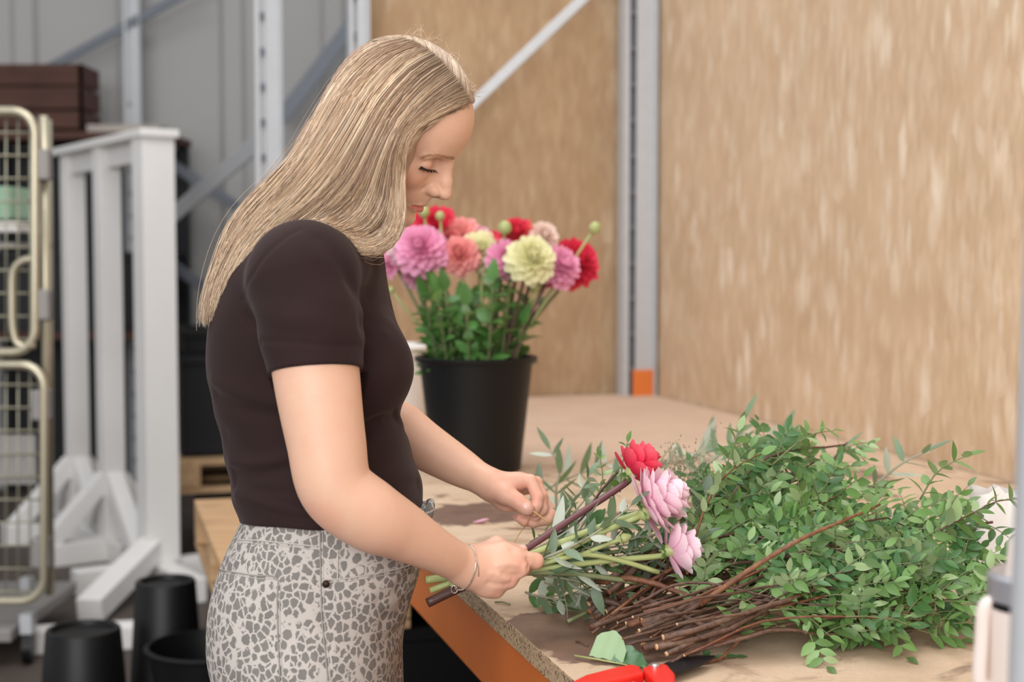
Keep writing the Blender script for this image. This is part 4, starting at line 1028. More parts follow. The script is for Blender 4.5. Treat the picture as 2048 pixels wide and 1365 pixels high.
def tube_strands(pts, rad, tones):
    n, m, _ = pts.shape
    tg = np.gradient(pts, axis=1); tg /= np.linalg.norm(tg, axis=2, keepdims=True) + 1e-9
    rf = np.array([0.15, -1.0, 0.2]); a = np.cross(tg, rf); a /= np.linalg.norm(a, axis=2, keepdims=True) + 1e-9; b = np.cross(tg, a)
    V_ = np.stack([pts + (a * math.cos(q) + b * math.sin(q)) * rad[..., None] for q in (0.5, 2.594, 4.689)], 2).reshape(-1, 3)
    base = (np.arange(n)[:, None] * m + np.arange(m - 1)[None]) * 3
    F_ = np.concatenate([np.stack([base + k, base + (k + 1) % 3, base + 3 + (k + 1) % 3, base + 3 + k], -1).reshape(-1, 4) for k in range(3)])
    return V_, F_, np.repeat(tones.reshape(n * m, 3), 3, 0)
rh = np.random.default_rng(5)
parts = []
def tone(n, m, x=None):
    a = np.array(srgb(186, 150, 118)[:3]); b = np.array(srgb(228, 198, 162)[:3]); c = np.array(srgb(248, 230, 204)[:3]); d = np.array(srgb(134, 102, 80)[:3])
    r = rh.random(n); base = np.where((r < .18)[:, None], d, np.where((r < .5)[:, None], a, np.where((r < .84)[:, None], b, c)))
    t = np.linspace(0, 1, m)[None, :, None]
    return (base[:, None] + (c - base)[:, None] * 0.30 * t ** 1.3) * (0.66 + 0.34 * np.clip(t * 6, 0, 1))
tt = np.linspace(0, 1, NS); taper = np.clip(np.minimum(1.0, (1 - tt) * 6 + 0.25), 0, 1) * np.minimum(1, tt * 8 + 0.45)
def layer(n, seed, lift0, lift1, r0, wob, D, sign, lo=0, hi=1):
    p, x = strands2d(n, wob, seed, lo, hi); r = np.random.default_rng(seed + 99)
    L = (lift0 + (lift1 - lift0) * r.random(n))[:, None]
    Y = look(D, p[..., 0], p[..., 1]) - sign * L
    W_ = P(p[..., 0], p[..., 1], Y)
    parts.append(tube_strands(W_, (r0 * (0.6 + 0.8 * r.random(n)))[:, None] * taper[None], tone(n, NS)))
layer(3600, 11, -0.002, 0.004, 0.00062, 3.0, DY, 1)
layer(1000, 12, 0.002, 0.007, 0.0005, 6.0, DY, 1)
layer(420, 14, -0.001, 0.004, 0.0007, 3.0, DY, 1, 0.0, 0.16)
layer(1100, 13, -0.002, 0.005, 0.0009, 4.0, DYB, -1, 0.25, 1.0)
# fine hair along the temple, combed back into the curtain
n = 420; r = np.random.default_rng(77); hl = spline([(940, 212, 0), (900, 226, 0), (862, 240, 0), (836, 255, 0), (818, 276, 0), (809, 300, 0)], 100)[:, :2]
k_ = (r.random(n) ** 0.8 * 99).astype(int); rt = hl[k_] + r.normal(size=(n, 2)) * 1.5
ends = np.stack([797 + 9 * r.random(n), 350 + 60 * r.random(n)], 1)
p = np.stack([spline([(*a, 0), (a[0] * .55 + 815 * .45, a[1] * .6 + 268 * .4, 0), (808 - 4 * q, 300, 0), (802 + 3 * q, 335, 0), (*e, 0)], NS)[:, :2] for a, e, q in zip(rt, ends, r.normal(size=n))])
W_ = P(p[..., 0], p[..., 1], np.minimum(look(DY, p[..., 0], p[..., 1]), 1.875) - 0.003 - 0.003 * r.random(n)[:, None])
by_ = march(body, rt[:, 0], rt[:, 1]); by_ = np.where(np.isnan(by_), 1.87, by_); bl_ = np.clip(1 - np.linspace(0, 1, NS) * 3.2, 0, 1)[None]
Yr = np.minimum(look(DY, p[..., 0], p[..., 1]), 1.875) - 0.003; W_ = P(p[..., 0], p[..., 1], Yr * (1 - bl_) + (by_[:, None] - 0.001) * bl_ - 0.002 * r.random(n)[:, None])
parts.append(tube_strands(W_, (0.00045 * (0.6 + 0.8 * r.random(n)))[:, None] * taper[None], tone(n, NS)))
# far side of the crown, combed away from the parting
n = 1500; r = np.random.default_rng(31)
f0 = -7 - 152 * r.random(n); u_end = 1.15 + 0.5 * r.random(n); tcol = np.linspace(0, 1, NS)[None]
al = -0.34 + tcol * (u_end + 0.3)[:, None]; ff = f0[:, None] - 80 * tcol * (1 + 0.3 * r.random(n))[:, None]
q = np.sqrt(np.clip(1 - ((ff - _cap_c[0]) / _cap_a[0]) ** 2, 0.0, 1)); lift = (1.5 * r.random(n))[:, None]; ff = np.maximum(ff, -186.0); q = np.sqrt(np.clip(1 - ((ff - _cap_c[0]) / _cap_a[0]) ** 2, 0.0, 1))
lu, ls = _cap_c[1] + (_cap_a[1] + lift) * q * np.cos(al), -(_cap_a[2] + lift) * q * np.sin(al)
W_ = HN + (HF * ff[..., None] + HU * lu[..., None] + HS * ls[..., None]) / 1000
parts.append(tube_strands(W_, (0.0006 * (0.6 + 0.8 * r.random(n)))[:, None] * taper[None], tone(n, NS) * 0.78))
# fine hairs lifting off the outline
n = 170; p, x = strands2d(n, 10, 41); r = np.random.default_rng(42)
off = np.outer(1, 0)
t_ = tt[None, :, None]; dirn = np.stack([-0.75 + 0.5 * r.normal(size=n), -0.7 + 0.6 * r.normal(size=n)], 1)[:, None]
p = p + dirn * (r.random(n) ** 2 * 46)[:, None, None] * np.sin(np.pi * np.clip(t_ * (1.1 + r.random(n)[:, None, None]), 0, 1.3)) * t_
W_ = P(p[..., 0], p[..., 1], look(DY, p[..., 0], p[..., 1]) - 0.004 - 0.006 * r.random(n)[:, None])
parts.append(tube_strands(W_, np.full((n, NS), 0.00022), tone(n, NS)))
n = 130; g0 = np.array([[800, 76], [835, 72], [870, 88], [900, 112], [925, 142], [940, 172], [947, 196]], float)
gi = r.random(n) * 5.99; i = gi.astype(int); rt = g0[i] * (1 - (gi - i))[:, None] + g0[i + 1] * (gi - i)[:, None]
ln = 5 + 24 * r.random(n) ** 2; an = np.radians(-70 + 60 * (gi / 6) + 35 * r.normal(size=n)); cu = r.normal(size=n) * 0.6
s_ = np.linspace(0, 1, NS)[None]; p = rt[:, None] + np.stack([np.cos(an[:, None] + cu[:, None] * s_) * s_, np.sin(an[:, None] + cu[:, None] * s_) * s_], -1) * ln[:, None, None]
W_ = P(p[..., 0], p[..., 1], np.full(p.shape[:2], 1.86) + 0.03 * r.random(n)[:, None])
parts.append(tube_strands(W_, np.full((n, NS), 0.00018), tone(n, NS)))

base_tone = np.tile(np.array(srgb(152, 118, 92)[:3]), (len(hv), 1))
V_ = [hv]; F_ = [hq]; T_ = [base_tone]; off = len(hv)
for a, b, c_ in parts: V_.append(a); F_.append(b + off); T_.append(c_); off += len(a)
def hair_mat():
    m = NT_('blonde_hair'); a = m.new('ShaderNodeAttribute'); a.attribute_name = 'tone'
    n = m.noise(m.coord(scale=(1, 1, 1)), 22, 3)
    c = m.mix(m.math('MULTIPLY', m.ramp(n.outputs[0], [(0.4, BLK), (0.7, WHT)]), 0.25), a.outputs['Color'], srgb(184, 148, 118))
    m.base(c); m.set(Roughness=0.38); m.b.inputs['Specular IOR Level'].default_value = 0.45; m.b.inputs['Sheen Weight'].default_value = 0.15
    return m.m
MAT['hair'] = hair_mat()
set_props(link('hair', np_mesh('hair', np.concatenate(V_), np.concatenate(F_), MAT['hair'], np.concatenate(T_)), person), 'long straight blonde hair swept back over the shoulder', kind='stuff')

# brows and lashes
MAT['brow'] = plain('light_brown_brow_hair', srgb(172, 128, 96), 0.6, 0, 0.15, 300, 0)
MAT['lash'] = plain('dark_lash_hair', srgb(48, 34, 28), 0.5, 0, 0.1, 300, 0)
rb = random.Random(3)
bc_ = spline([(846, 317, 0), (860, 312, 0), (878, 311, 0), (895, 315, 0), (909, 317, 0)], 60)
pix = [(bc_[i, 0] + rb.uniform(-1, 1), bc_[i, 1] + rb.uniform(-1, 1) * (1.2 + 2.4 * i / 60)) for i in [min(59, int(60 * rb.random() ** 0.7)) for _ in range(420)]]
bp = np.array(pix); by = march(body, bp[:, 0], bp[:, 1]); mb = MB()
for (u, v), y in zip(bp, by):
    if np.isnan(y): continue
    L = rb.uniform(5, 8); mb.tube([P(u, v, y + 0.0004), P(u - L * .6, v - 1.2, y - 0.0008), P(u - L, v - 0.6 + rb.uniform(-1, 1), y - 0.0002)], [.00026, .00022, .00008], 3, cap=False)
mb.build('eyebrow', MAT['brow'], person, True)
lc = spline([(842, 333, 0), (849, 337, 0), (858, 340, 0), (871, 341, 0)], 30); ly = march(body, lc[:, 0], lc[:, 1]); mb = MB()
ok = ~np.isnan(ly)
if ok.sum() > 3: mb.tube([P(a[0], a[1], y - 0.0001) for a, y in zip(lc[ok], ly[ok])], 0.0005, 5)
for a, y in zip(lc, ly):
    for _ in range(3):
        if np.isnan(y): continue
        q0 = a[:2] + np.array([rb.uniform(-1.2, 1.2), 0]); L = rb.uniform(4.5, 8.5); w_ = (a[0] - 858) / 14
        mb.tube([P(q0[0], q0[1], y), P(q0[0] + w_ * L * .3, q0[1] + L * .55, y - 0.003), P(q0[0] + w_ * L * .7 + rb.uniform(-1, 1), q0[1] + L * .8, y - 0.0055)], [.00024, .0002, .00006], 3, cap=False)
mb.build('eyelashes', MAT['lash'], person, True)
print('hair', round(time.time() - t0, 1), off)
# ------------------------------------------------------------------ plant materials
def leaf_mat(name, top, under, var=0.25, rough=0.42, pale=None):
    m = NT_(name); oi = m.new('ShaderNodeObjectInfo'); geo = m.new('ShaderNodeNewGeometry'); v = m.coord()
    n = m.noise(v, 160, 3)
    lo = tuple(x * (1 - var) for x in top[:3]) + (1,); hi = tuple(min(1, x * (1 + var) + 0.012) for x in top[:3]) + (1,)
    a = m.mix(oi.outputs['Random'], lo, hi)
    if pale: a = m.ramp(oi.outputs['Random'], [(0.0, lo), (0.35, top), (0.75, hi), (1.0, pale)])
    a = m.mix(m.math('MULTIPLY', n.outputs[0], 0.35), a, hi)
    b = m.mix(oi.outputs['Random'], tuple(x * (1 - var * .6) for x in under[:3]) + (1,), under)
    col = m.mix(geo.outputs['Backfacing'], a, b); m.base(col); m.set(Roughness=rough)
    tr = m.new('ShaderNodeBsdfTranslucent'); m.l(m.mix(0.5, col, (0.35, 0.5, 0.08, 1), 'MIX'), tr.inputs[0])
    mx = m.new('ShaderNodeMixShader'); mx.inputs[0].default_value = 0.2; m.l(m.b.outputs[0], mx.inputs[1]); m.l(tr.outputs[0], mx.inputs[2]); m.l(mx.outputs[0], m.out.inputs[0])
    return m.m
MAT['lentisk'] = leaf_mat('fresh_green_leaf', srgb(96, 132, 70), srgb(158, 180, 136), 0.45, 0.42, srgb(166, 186, 138))
MAT['lentisk2'] = leaf_mat('deep_green_leaf', srgb(66, 110, 58), srgb(120, 152, 108), 0.35)
MAT['olive'] = leaf_mat('olive_leaf', srgb(104, 126, 98), srgb(200, 208, 192), 0.35, 0.42)
MAT['dahlia_leaf'] = leaf_mat('dahlia_leaf', srgb(76, 124, 58), srgb(130, 168, 110), 0.4)
def bark_mat(name, a, b):
    m = NT_(name); oi = m.new('ShaderNodeObjectInfo'); v = m.coord(); n = m.noise(v, 130, 6, 0.7); n2 = m.noise(v, 35, 3)
    c = m.mix(oi.outputs['Random'], a, b); c = m.mix(m.ramp(n.outputs[0], [(0.35, BLK), (0.7, WHT)]), tuple(x * 0.5 for x in a[:3]) + (1,), c)
    c = m.mix(m.math('MULTIPLY', m.ramp(n2.outputs[0], [(0.55, BLK), (0.75, WHT)]), 0.4), c, srgb(150, 118, 94))
    m.base(c); m.set(Roughness=0.5); m.bump(n.outputs[0], 0.8, 0.0015); return m.m
MAT['bark'] = bark_mat('brown_bark', srgb(96, 64, 48), srgb(122, 92, 74))
MAT['bark2'] = bark_mat('reddish_bark', srgb(128, 76, 52), srgb(146, 98, 62))
MAT['cut'] = plain('cut_wood', srgb(206, 168, 124), 0.7, 0, 0.15, 200, 0.2)
MAT['green_stem'] = plain('green_stem', srgb(164, 172, 112), 0.45, 0, 0.15, 60, 0.1)
MAT['dull_stem'] = plain('dull_green_stem', srgb(116, 122, 84), 0.5, 0, 0.18, 60, 0.1)
MAT['purple_stem'] = plain('purple_brown_stem', srgb(104, 62, 66), 0.42, 0, 0.15, 60, 0.1)
MAT['brown_stem'] = plain('dark_brown_stem', srgb(72, 46, 40), 0.45, 0, 0.2, 60, 0.1)
MAT['sage_stem'] = plain('pale_sage_stem', srgb(150, 148, 126), 0.6, 0, 0.15, 60, 0.1)
def petal_mat(name, c, c2, var=0.1):
    m = NT_(name); n = m.noise(m.coord(scale=(1, 1, 1)), 70, 3); oi = m.new('ShaderNodeObjectInfo')
    col = m.mix(n.outputs[0], c, c2); col = m.mix(m.math('MULTIPLY', oi.outputs['Random'], 0.35), col, tuple(x * (1 - var) for x in c[:3]) + (1,))
    m.base(col); m.set(Roughness=0.5); m.b.inputs['Specular IOR Level'].default_value = 0.25
    tr = m.new('ShaderNodeBsdfTranslucent'); m.l(col, tr.inputs[0]); mx = m.new('ShaderNodeMixShader'); mx.inputs[0].default_value = 0.28
    m.l(m.b.outputs[0], mx.inputs[1]); m.l(tr.outputs[0], mx.inputs[2]); m.l(mx.outputs[0], m.out.inputs[0]); return m.m
PET = {k: petal_mat(k + '_petal', srgb(*a), srgb(*b)) for k, a, b in (('crimson', (230, 52, 88), (242, 92, 112)), ('pink', (244, 176, 206), (250, 206, 222)), ('lilac', (244, 162, 202), (250, 202, 224)), ('salmon', (250, 168, 168), (252, 198, 190)),
       ('cream', (246, 243, 196), (250, 248, 222)), ('coral', (250, 140, 128), (252, 170, 152)), ('blush', (246, 222, 214), (250, 234, 222)), ('magenta', (206, 62, 116), (226, 100, 146)), ('palepink', (252, 218, 230), (254, 236, 240)))}

def leaf_mesh(name, L, W, mat, fold=0.25, bend=0.15, n=6, shape=0.9, twist=0.0):
    """blade along +X with a midrib fold; +Z is the upper side"""
    mb = MB(); vs_ = []
    for i in range(n + 1):
        t = i / n; w_ = W * 0.5 * max(0.0, math.sin(math.pi * min(1, t ** shape * 0.97 + 0.03))) ** 0.85
        if i == n: w_ = W * 0.02
        z = -bend * L * t * t; dz = fold * w_
        tw = twist * t
        vs_ += [(L * t, -w_ * math.cos(tw), z + dz - w_ * math.sin(tw)), (L * t, 0, z), (L * t, w_ * math.cos(tw), z + dz + w_ * math.sin(tw))]
    fs_ = []
    for i in range(n):
        b = i * 3; fs_ += [(b, b + 3, b + 4, b + 1), (b + 1, b + 4, b + 5, b + 2)]
    me = bpy.data.meshes.new(name); me.from_pydata(vs_, [], fs_); me.materials.append(mat); me.shade_smooth(); me.update()
    return me
def frame_m(p, d, nrm, s=1.0):
    d = Vector(d).normalized(); n = Vector(nrm); y = n.cross(d)
    if y.length < 1e-4: y = d.orthogonal()
    y.normalize(); z = d.cross(y); M = Matrix((d * s, y * s, z * s)).transposed().to_4x4(); M.translation = Vector(p); return M
rf = random.Random(21)
def rvec(s=1.0): return Vector((rf.gauss(0, s), rf.gauss(0, s), rf.gauss(0, s)))
LM = {'lentisk': [leaf_mesh('leaflet', 1, 0.46, MAT['lentisk'], 0.2, b, 5) for b in (0.05, 0.16, 0.26)], 'lentisk2': [leaf_mesh('leaflet', 1, 0.44, MAT['lentisk2'], 0.2, b, 5) for b in (0.05, 0.16)],
      'olive': [leaf_mesh('leaf', 1, 0.24, MAT['olive'], 0.25, b, 6, 0.85) for b in (0.02, 0.12, -0.1)], 'sage': [leaf_mesh('leaf', 1, 0.36, MAT['olive'], 0.2, b, 6, 0.8) for b in (0.05, 0.2, -0.1)],
      'dahlia': [leaf_mesh('leaf', 1, 0.58, MAT['dahlia_leaf'], 0.25, b, 6, 0.75) for b in (0.1, 0.3)]}
def put_leaf(parent, kind, p, d, nrm, L, name='leaf'):
    if p.z < ZT + 0.002: p = Vector((p.x, p.y, ZT + 0.003))
    d = Vector(d).normalized()
    if p.z + d.z * L < ZT + 0.002: d = Vector((d.x, d.y, (ZT + 0.004 - p.z) / L)).normalized()
    return link(name, rf.choice(LM[kind]), parent, frame_m(p, d, nrm, L))

def sprig(name, label, cat, pts, r0, r1, stem_mat, kind, L, step, group=None, t0=0.15, spread=0.85, up=0.3, pairs=True, n=14, droop=0.0, skip=None):
    c = [Vector(p) for p in spline(pts, n)]
    c = [Vector((p.x, p.y, max(p.z, ZT + r0 * 1.05))) for p in c]
    t = thing(name, label, cat, c[0], group)
    MB().tube(c, [r0 + (r1 - r0) * i / (n - 1) for i in range(n)], 6).build('stem', stem_mat, t, True)
    Ls = [0]; 
    for a, b in zip(c[:-1], c[1:]): Ls.append(Ls[-1] + (b - a).length)
    s = Ls[-1] * t0; k = 0; ang = rf.uniform(0, 6.28)
    while s < Ls[-1] * 0.99:
        i = max(j for j in range(n - 1) if Ls[j] <= s); f = (s - Ls[i]) / max(1e-6, Ls[i + 1] - Ls[i]); p = c[i].lerp(c[i + 1], f); tg = (c[i + 1] - c[i]).normalized()
        a = tg.orthogonal().normalized(); b = tg.cross(a); ang += 1.9 if pairs else 2.4
        for sgn in ((1, -1) if pairs else (1,)):
            sd = (a * math.cos(ang) + b * math.sin(ang)) * sgn
            d = tg * (1 - spread * 0.6) + sd * spread + Vector((0, 0, up)) + rvec(0.15)
            nrm = Vector((0, -0.35, 1)) + rvec(0.35) + tg * 0.2
            if kind in ('olive', 'sage') and rf.random() < 0.42: nrm = -nrm
            put_leaf(t, kind, p, d, nrm, L * rf.uniform(0.75, 1.2) * (1 - 0.3 * s / Ls[-1]))
        s += step * rf.uniform(0.8, 1.25)
    put_leaf(t, kind, c[-1], c[-1] - c[-2], (0, -0.3, 1), L * 0.8)
    return t

# ------------------------------------------------------------------ dahlias
def petal_mesh(L, W, mat, cup=0.45, tipc=0.25, n=6):
    mb_v = []; f_ = []
    for i in range(n + 1):
        t = i / n; w_ = W * 0.5 * (0.30, 0.62, 0.90, 1.0, 1.0, 0.84, 0.42)[i]
        z = cup * L * (t * t * 0.5 - 0.12 * t) + (-tipc * L * max(0, t - 0.72) * 0.8)
        for s in (-1, -0.5, 0, 0.5, 1): mb_v.append((L * t * (1 - 0.06 * s * s), w_ * s, z + cup * 0.55 * w_ * s * s))
    for i in range(n):
        for k in range(4): b = i * 5 + k; f_.append((b, b + 5, b + 6, b + 1))
    me = bpy.data.meshes.new('petal'); me.from_pydata(mb_v, [], f_); me.materials.append(mat); me.shade_smooth(); me.update(); return me
def petal_frames(c, axis, R, n, th0, th1, seed, s0=0.45, jit=0.10, p0=0.0):
    r = random.Random(seed); ax = Vector(axis).normalized(); a = ax.orthogonal().normalized(); b = ax.cross(a); out = []
    for i in range(n):
        t = (i + 0.5) / n; th = math.radians(th0 + (th1 - th0) * t ** 0.75) + r.gauss(0, jit); ph = i * 2.39996 + p0
        d = ax * math.cos(th) + (a * math.cos(ph) + b * math.sin(ph)) * math.sin(th)
        nrm = ax * 1.0 - d * d.dot(ax) + (-(a * math.cos(ph) + b * math.sin(ph)) * math.cos(th) + ax * math.sin(th)) * 0.6
        out.append(frame_m(Vector(c) + d * R * 0.12 - ax * R * 0.10 * t, d, nrm, R * (s0 + (1 - s0) * t) * r.uniform(0.92, 1.06)))
    return out
def bloom_mesh(name, pm, frames):
    base = np.array([tuple(v.co) + (1,) for v in pm.vertices]); fc = [tuple(p.vertices) for p in pm.polygons]; V_ = []; F_ = []
    for k, M in enumerate(frames): V_.append((base @ np.array(M).T)[:, :3]); F_ += [tuple(i + k * len(base) for i in f) for f in fc]
    return np_mesh(name, np.concatenate(V_), np.array(F_), pm.materials[0])
PM = {k: petal_mesh(1, 0.58, PET[k], 0.6, 0.1) for k in PET}
def rim_pt(base, c):
    q = Vector(base).lerp(c, 0.5); o_ = Vector((BK.x, BK.y, 0)); d = Vector((q.x, q.y, 0)) - o_
    if d.length > 0.088: d *= 0.088 / d.length
    return Vector((o_.x + d.x, o_.y + d.y, BK.z - 0.01))
def dahlia_bucket(label, u, v, px, col, Y, axis, base, stem='green_stem', squash=None):
    c = V(u, v, Y); R = px / 2 / (FPX / Y); t = thing('dahlia', label, 'dahlia', base, 'cut dahlias in the black bucket')
    o_ = link('bloom', bloom_mesh('bloom', PM[col], petal_frames(c - Vector(axis).normalized() * R * 0.15, axis, R * 1.3, 96, 4, 132, int(u), 0.5, 0.10)), t)
    ax = Vector(axis).normalized(); pts = [Vector(base), rim_pt(base, c), c - ax * R * 0.95, c - ax * R * 0.3]
    MB().tube([Vector(p) for p in spline(pts, 12)], 0.0042, 7).build('stem', MAT[stem], t, True)
    MB().lathe([(0.001, -0.006), (0.006, -0.004), (0.010, 0.004), (0.004, 0.006)], 10, c - ax * R * 0.55, ax).build('calyx', MAT['green_stem'], t, True)
    return t, pts
# ------------------------------------------------------------------ bucket of dahlias
BK = V(952, 712, 3.40); BKB = Vector((BK.x, BK.y, ZT + 0.001))
bucket('tall black florist bucket full of dahlias standing on the bench', BKB, 0.107, 0.137, BK.z - ZT - 0.001, name='flower_bucket')
FL = [(838, 491, 84, 'lilac', 'pink'), (803, 494, 58, 'palepink', ''), (778, 520, 48, 'lilac', ''), (861, 452, 84, 'crimson', ''), (914, 470, 74, 'salmon', ''), (918, 506, 66, 'salmon', ''), (952, 480, 58, 'pink', ''), (962, 496, 68, 'cream', ''),
      (988, 496, 66, 'crimson', ''), (1034, 464, 64, 'crimson', ''), (1048, 474, 62, 'coral', ''), (1017, 514, 66, 'lilac', ''), (1067, 511, 82, 'cream', ''), (1090, 470, 54, 'blush', ''), (1126, 528, 72, 'lilac', ''), (1156, 518, 84, 'crimson', ''),
      (1099, 549, 36, 'magenta', ''), (822, 549, 44, 'pink', ''), (842, 552, 30, 'magenta', ''), (1148, 548, 44, 'coral', '')]
LB = ['lilac pink dahlia at the left of the bucket, beside the woman\'s hair', 'pale pink dahlia half behind the blonde hair ends', 'small lilac dahlia lowest left, touching the dark shirt', 'crimson dahlia just below the woman\'s chin', 'salmon pink dahlia second from the crimson one, upper bloom', 'salmon dahlia directly under the upper salmon bloom', 'pink dahlia behind the cream one at the middle',
      'cream dahlia half hidden by a crimson bloom', 'crimson dahlia in the middle beside the half-hidden cream bloom', 'crimson dahlia at the top centre behind the coral bloom', 'coral dahlia above the big cream ball', 'lilac dahlia just left of the big cream ball', 'big round cream-yellow ball dahlia at the front', 'blush white dahlia behind the cream ball',
      'lilac dahlia right of the cream ball', 'large crimson dahlia at the right end of the bucket', 'small magenta dahlia below the cream ball', 'drooping pink dahlia at the lower left of the bucket', 'small magenta dahlia under the lilac blooms', 'small coral dahlia beneath the large crimson one']
rk = random.Random(9); bucket_stems = []
for i, ((u, v, px, col, _), lab) in enumerate(zip(FL, LB)):
    k = (u - 960) / 200; Y = 3.40 + {12: -0.10, 11: -0.05, 14: -0.04, 0: -0.05, 5: -0.03, 1: 0.0}.get(i, rk.uniform(0.0, 0.10))
    a = rk.uniform(0, 6.28); rr = 0.07 * math.sqrt(rk.random())
    base = BKB + Vector((k * 0.06 + math.cos(a) * rr * 0.5, (Y - 3.40) * 0.5 + math.sin(a) * rr * 0.6, 0.015))
    ax = Vector((k * 0.6 + rk.uniform(-.15, .15), -0.75 + rk.uniform(-.25, .25), 0.45 + rk.uniform(-.2, .3)))
    _, pts = dahlia_bucket(lab, u, v, px, col, Y, ax, base, rk.choice(['green_stem', 'purple_stem', 'brown_stem', 'dull_stem'])); bucket_stems.append(pts)
BUDS = [(880, 432, 20, 'green bud behind the crimson dahlia under the chin'), (848, 424, 24, 'yellow-green bud right under the woman\'s lips'), (1010, 456, 30, 'open green bud on top between crimson dahlias'), (1190, 456, 26, 'pale bud on a bent stalk at the far right of the bucket'),
        (782, 580, 15, 'tiny green bud low at the left beside the shirt'), (1105, 517, 20, 'green bud in front of the lilac dahlia right of the cream ball'), (1070, 572, 26, 'pale green bud head under the big cream ball')]
for u, v, px, lab in BUDS:
    Y = 3.38; c = V(u, v, Y); R = px / 2 / (FPX / Y); k = (u - 960) / 220
    base = BKB + Vector((k * 0.08, 0.0, 0.02)); t = thing('dahlia_bud', lab, 'flower bud', base, 'dahlia buds in the black bucket')
    MB().tube([Vector(p) for p in spline([base, rim_pt(base, c), c], 10)], 0.0028, 6).build('stem', MAT['green_stem'], t, True)
    MB().lathe([(0.001, R), (R * 0.55, R * 0.8), (R * 0.98, R * 0.1), (R * 0.8, -R * 0.6), (R * 0.3, -R), (0.001, -R)], 14, c, (0.2, -0.3, 1)).build('bud', MAT['green_stem'], t, True)
    for j in range(6):
        a = j * 1.047; put_leaf(t, 'dahlia', c - Vector((0, 0, R * 0.8)), (math.cos(a), math.sin(a), 0.9), (math.cos(a), math.sin(a), -1), R * 1.3, 'sepal')
# leafy shoots standing in the bucket
ORD = 'first second third fourth fifth sixth seventh eighth ninth tenth eleventh twelfth thirteenth fourteenth fifteenth sixteenth seventeenth eighteenth nineteenth twentieth twenty-first twenty-second twenty-third twenty-fourth twenty-fifth twenty-sixth twenty-seventh twenty-eighth twenty-ninth thirtieth'.split()
for i, (a, rr) in enumerate(sorted(((rk.uniform(0, 6.28), 0.115 * math.sqrt(rk.random())) for _ in range(28)), key=lambda q: math.cos(q[0]) * q[1])):
    b0 = BKB + Vector((math.cos(a) * rr * 0.6, math.sin(a) * rr * 0.6, 0.05)); tip = BKB + Vector((math.cos(a) * rr * 1.35, math.sin(a) * rr * 1.2, rk.uniform(0.34, 0.47)))
    sprig('dahlia_shoot', 'green leafy dahlia shoot at the bucket rim, %s from the left' % ORD[i], 'shoot', [b0, b0.lerp(tip, 0.5), tip], 0.003, 0.002, MAT['dull_stem'], 'dahlia', 0.066, 0.03, 'leafy shoots in the bucket', 0.52, 0.9, 0.15)
# white bucket behind
wbp = V(772, 690, 3.86); bucket('white plastic bucket on the bench half hidden behind the woman', (wbp.x, wbp.y, ZT + 0.001), 0.10, 0.125, wbp.z - ZT, name='white_bucket', mat='white_plastic')

# ------------------------------------------------------------------ flowers held in the hand
GRIP = Z4((1480, 640), 1.876)
def held_stem(t, pts, r, mat, n=16):
    c = [Vector(p) for p in spline(pts, n)]; MB().tube(c, r, 8).build('stem', mat, t, True); return c
def held_dahlia(label, stem_px, r, mat, bloom_px, Rpx, Y, axis, rows, pm, calyx=True):
    pts = [P(u, v, y) for u, v, y in stem_px]; t = thing('dahlia', label, 'dahlia', pts[0])
    c = V(bloom_px[0], bloom_px[1], Y); ax = Vector(axis).normalized(); R = Rpx / (FPX / Y)
    c0 = c - ax * R * 0.55
    held_stem(t, pts + [tuple(c0)], r, mat)
    MB().lathe([(0.0025, -0.012), (0.0075, -0.006), (0.011, 0.002), (0.010, 0.010), (0.002, 0.012)], 14, c0, ax).build('calyx', MAT['green_stem'], t, True)
    for k, (n, th0, th1, s, sh) in enumerate(rows):
        for M in petal_frames(c0 + ax * sh * R, ax, R * s, n, th0, th1, 3 + k * 7, 0.85, 0.09, k * 0.7): link('petal', pm, t, M)
    a = ax.orthogonal().normalized(); b = ax.cross(a)
    for j in range(7):
        q = j * 0.9; d = -ax * 0.5 + (a * math.cos(q) + b * math.sin(q)); put_leaf(t, 'dahlia', c0 - ax * 0.004, d, ax, 0.016, 'sepal')
    return t
def held_petal(name, c0, c1, c2):
    m = NT_(name); tc = m.new('ShaderNodeTexCoord'); sx = m.new('ShaderNodeSeparateXYZ'); m.l(tc.outputs['Object'], sx.inputs[0])
    col = m.ramp(sx.outputs[0], [(0.0, c0), (0.45, c1), (1.0, c2)]); vein = m.noise(m.coord(scale=(2.5, 30, 1)), 1.0, 4)
    col = m.mix(m.math('MULTIPLY', m.ramp(vein.outputs[0], [(0.45, BLK), (0.7, WHT)]), 0.3), col, c0); m.base(col); m.set(Roughness=0.5); m.b.inputs['Specular IOR Level'].default_value = 0.25
    tr = m.new('ShaderNodeBsdfTranslucent'); m.l(col, tr.inputs[0]); mx = m.new('ShaderNodeMixShader'); mx.inputs[0].default_value = 0.25
    m.l(m.b.outputs[0], mx.inputs[1]); m.l(tr.outputs[0], mx.inputs[2]); m.l(mx.outputs[0], m.out.inputs[0]); return m.m
PET['held_pink'] = held_petal('held_pink_petal', srgb(240, 172, 202), srgb(249, 206, 224), srgb(253, 232, 238)); PET['held_crimson'] = held_petal('held_crimson_petal', srgb(204, 30, 72), srgb(230, 52, 88), srgb(244, 104, 118))
PH = {'crimson': petal_mesh(1, 0.70, PET['held_crimson'], 0.6, 0.05), 'palepink': petal_mesh(1, 0.72, PET['held_pink'], 0.42, 0.1)}
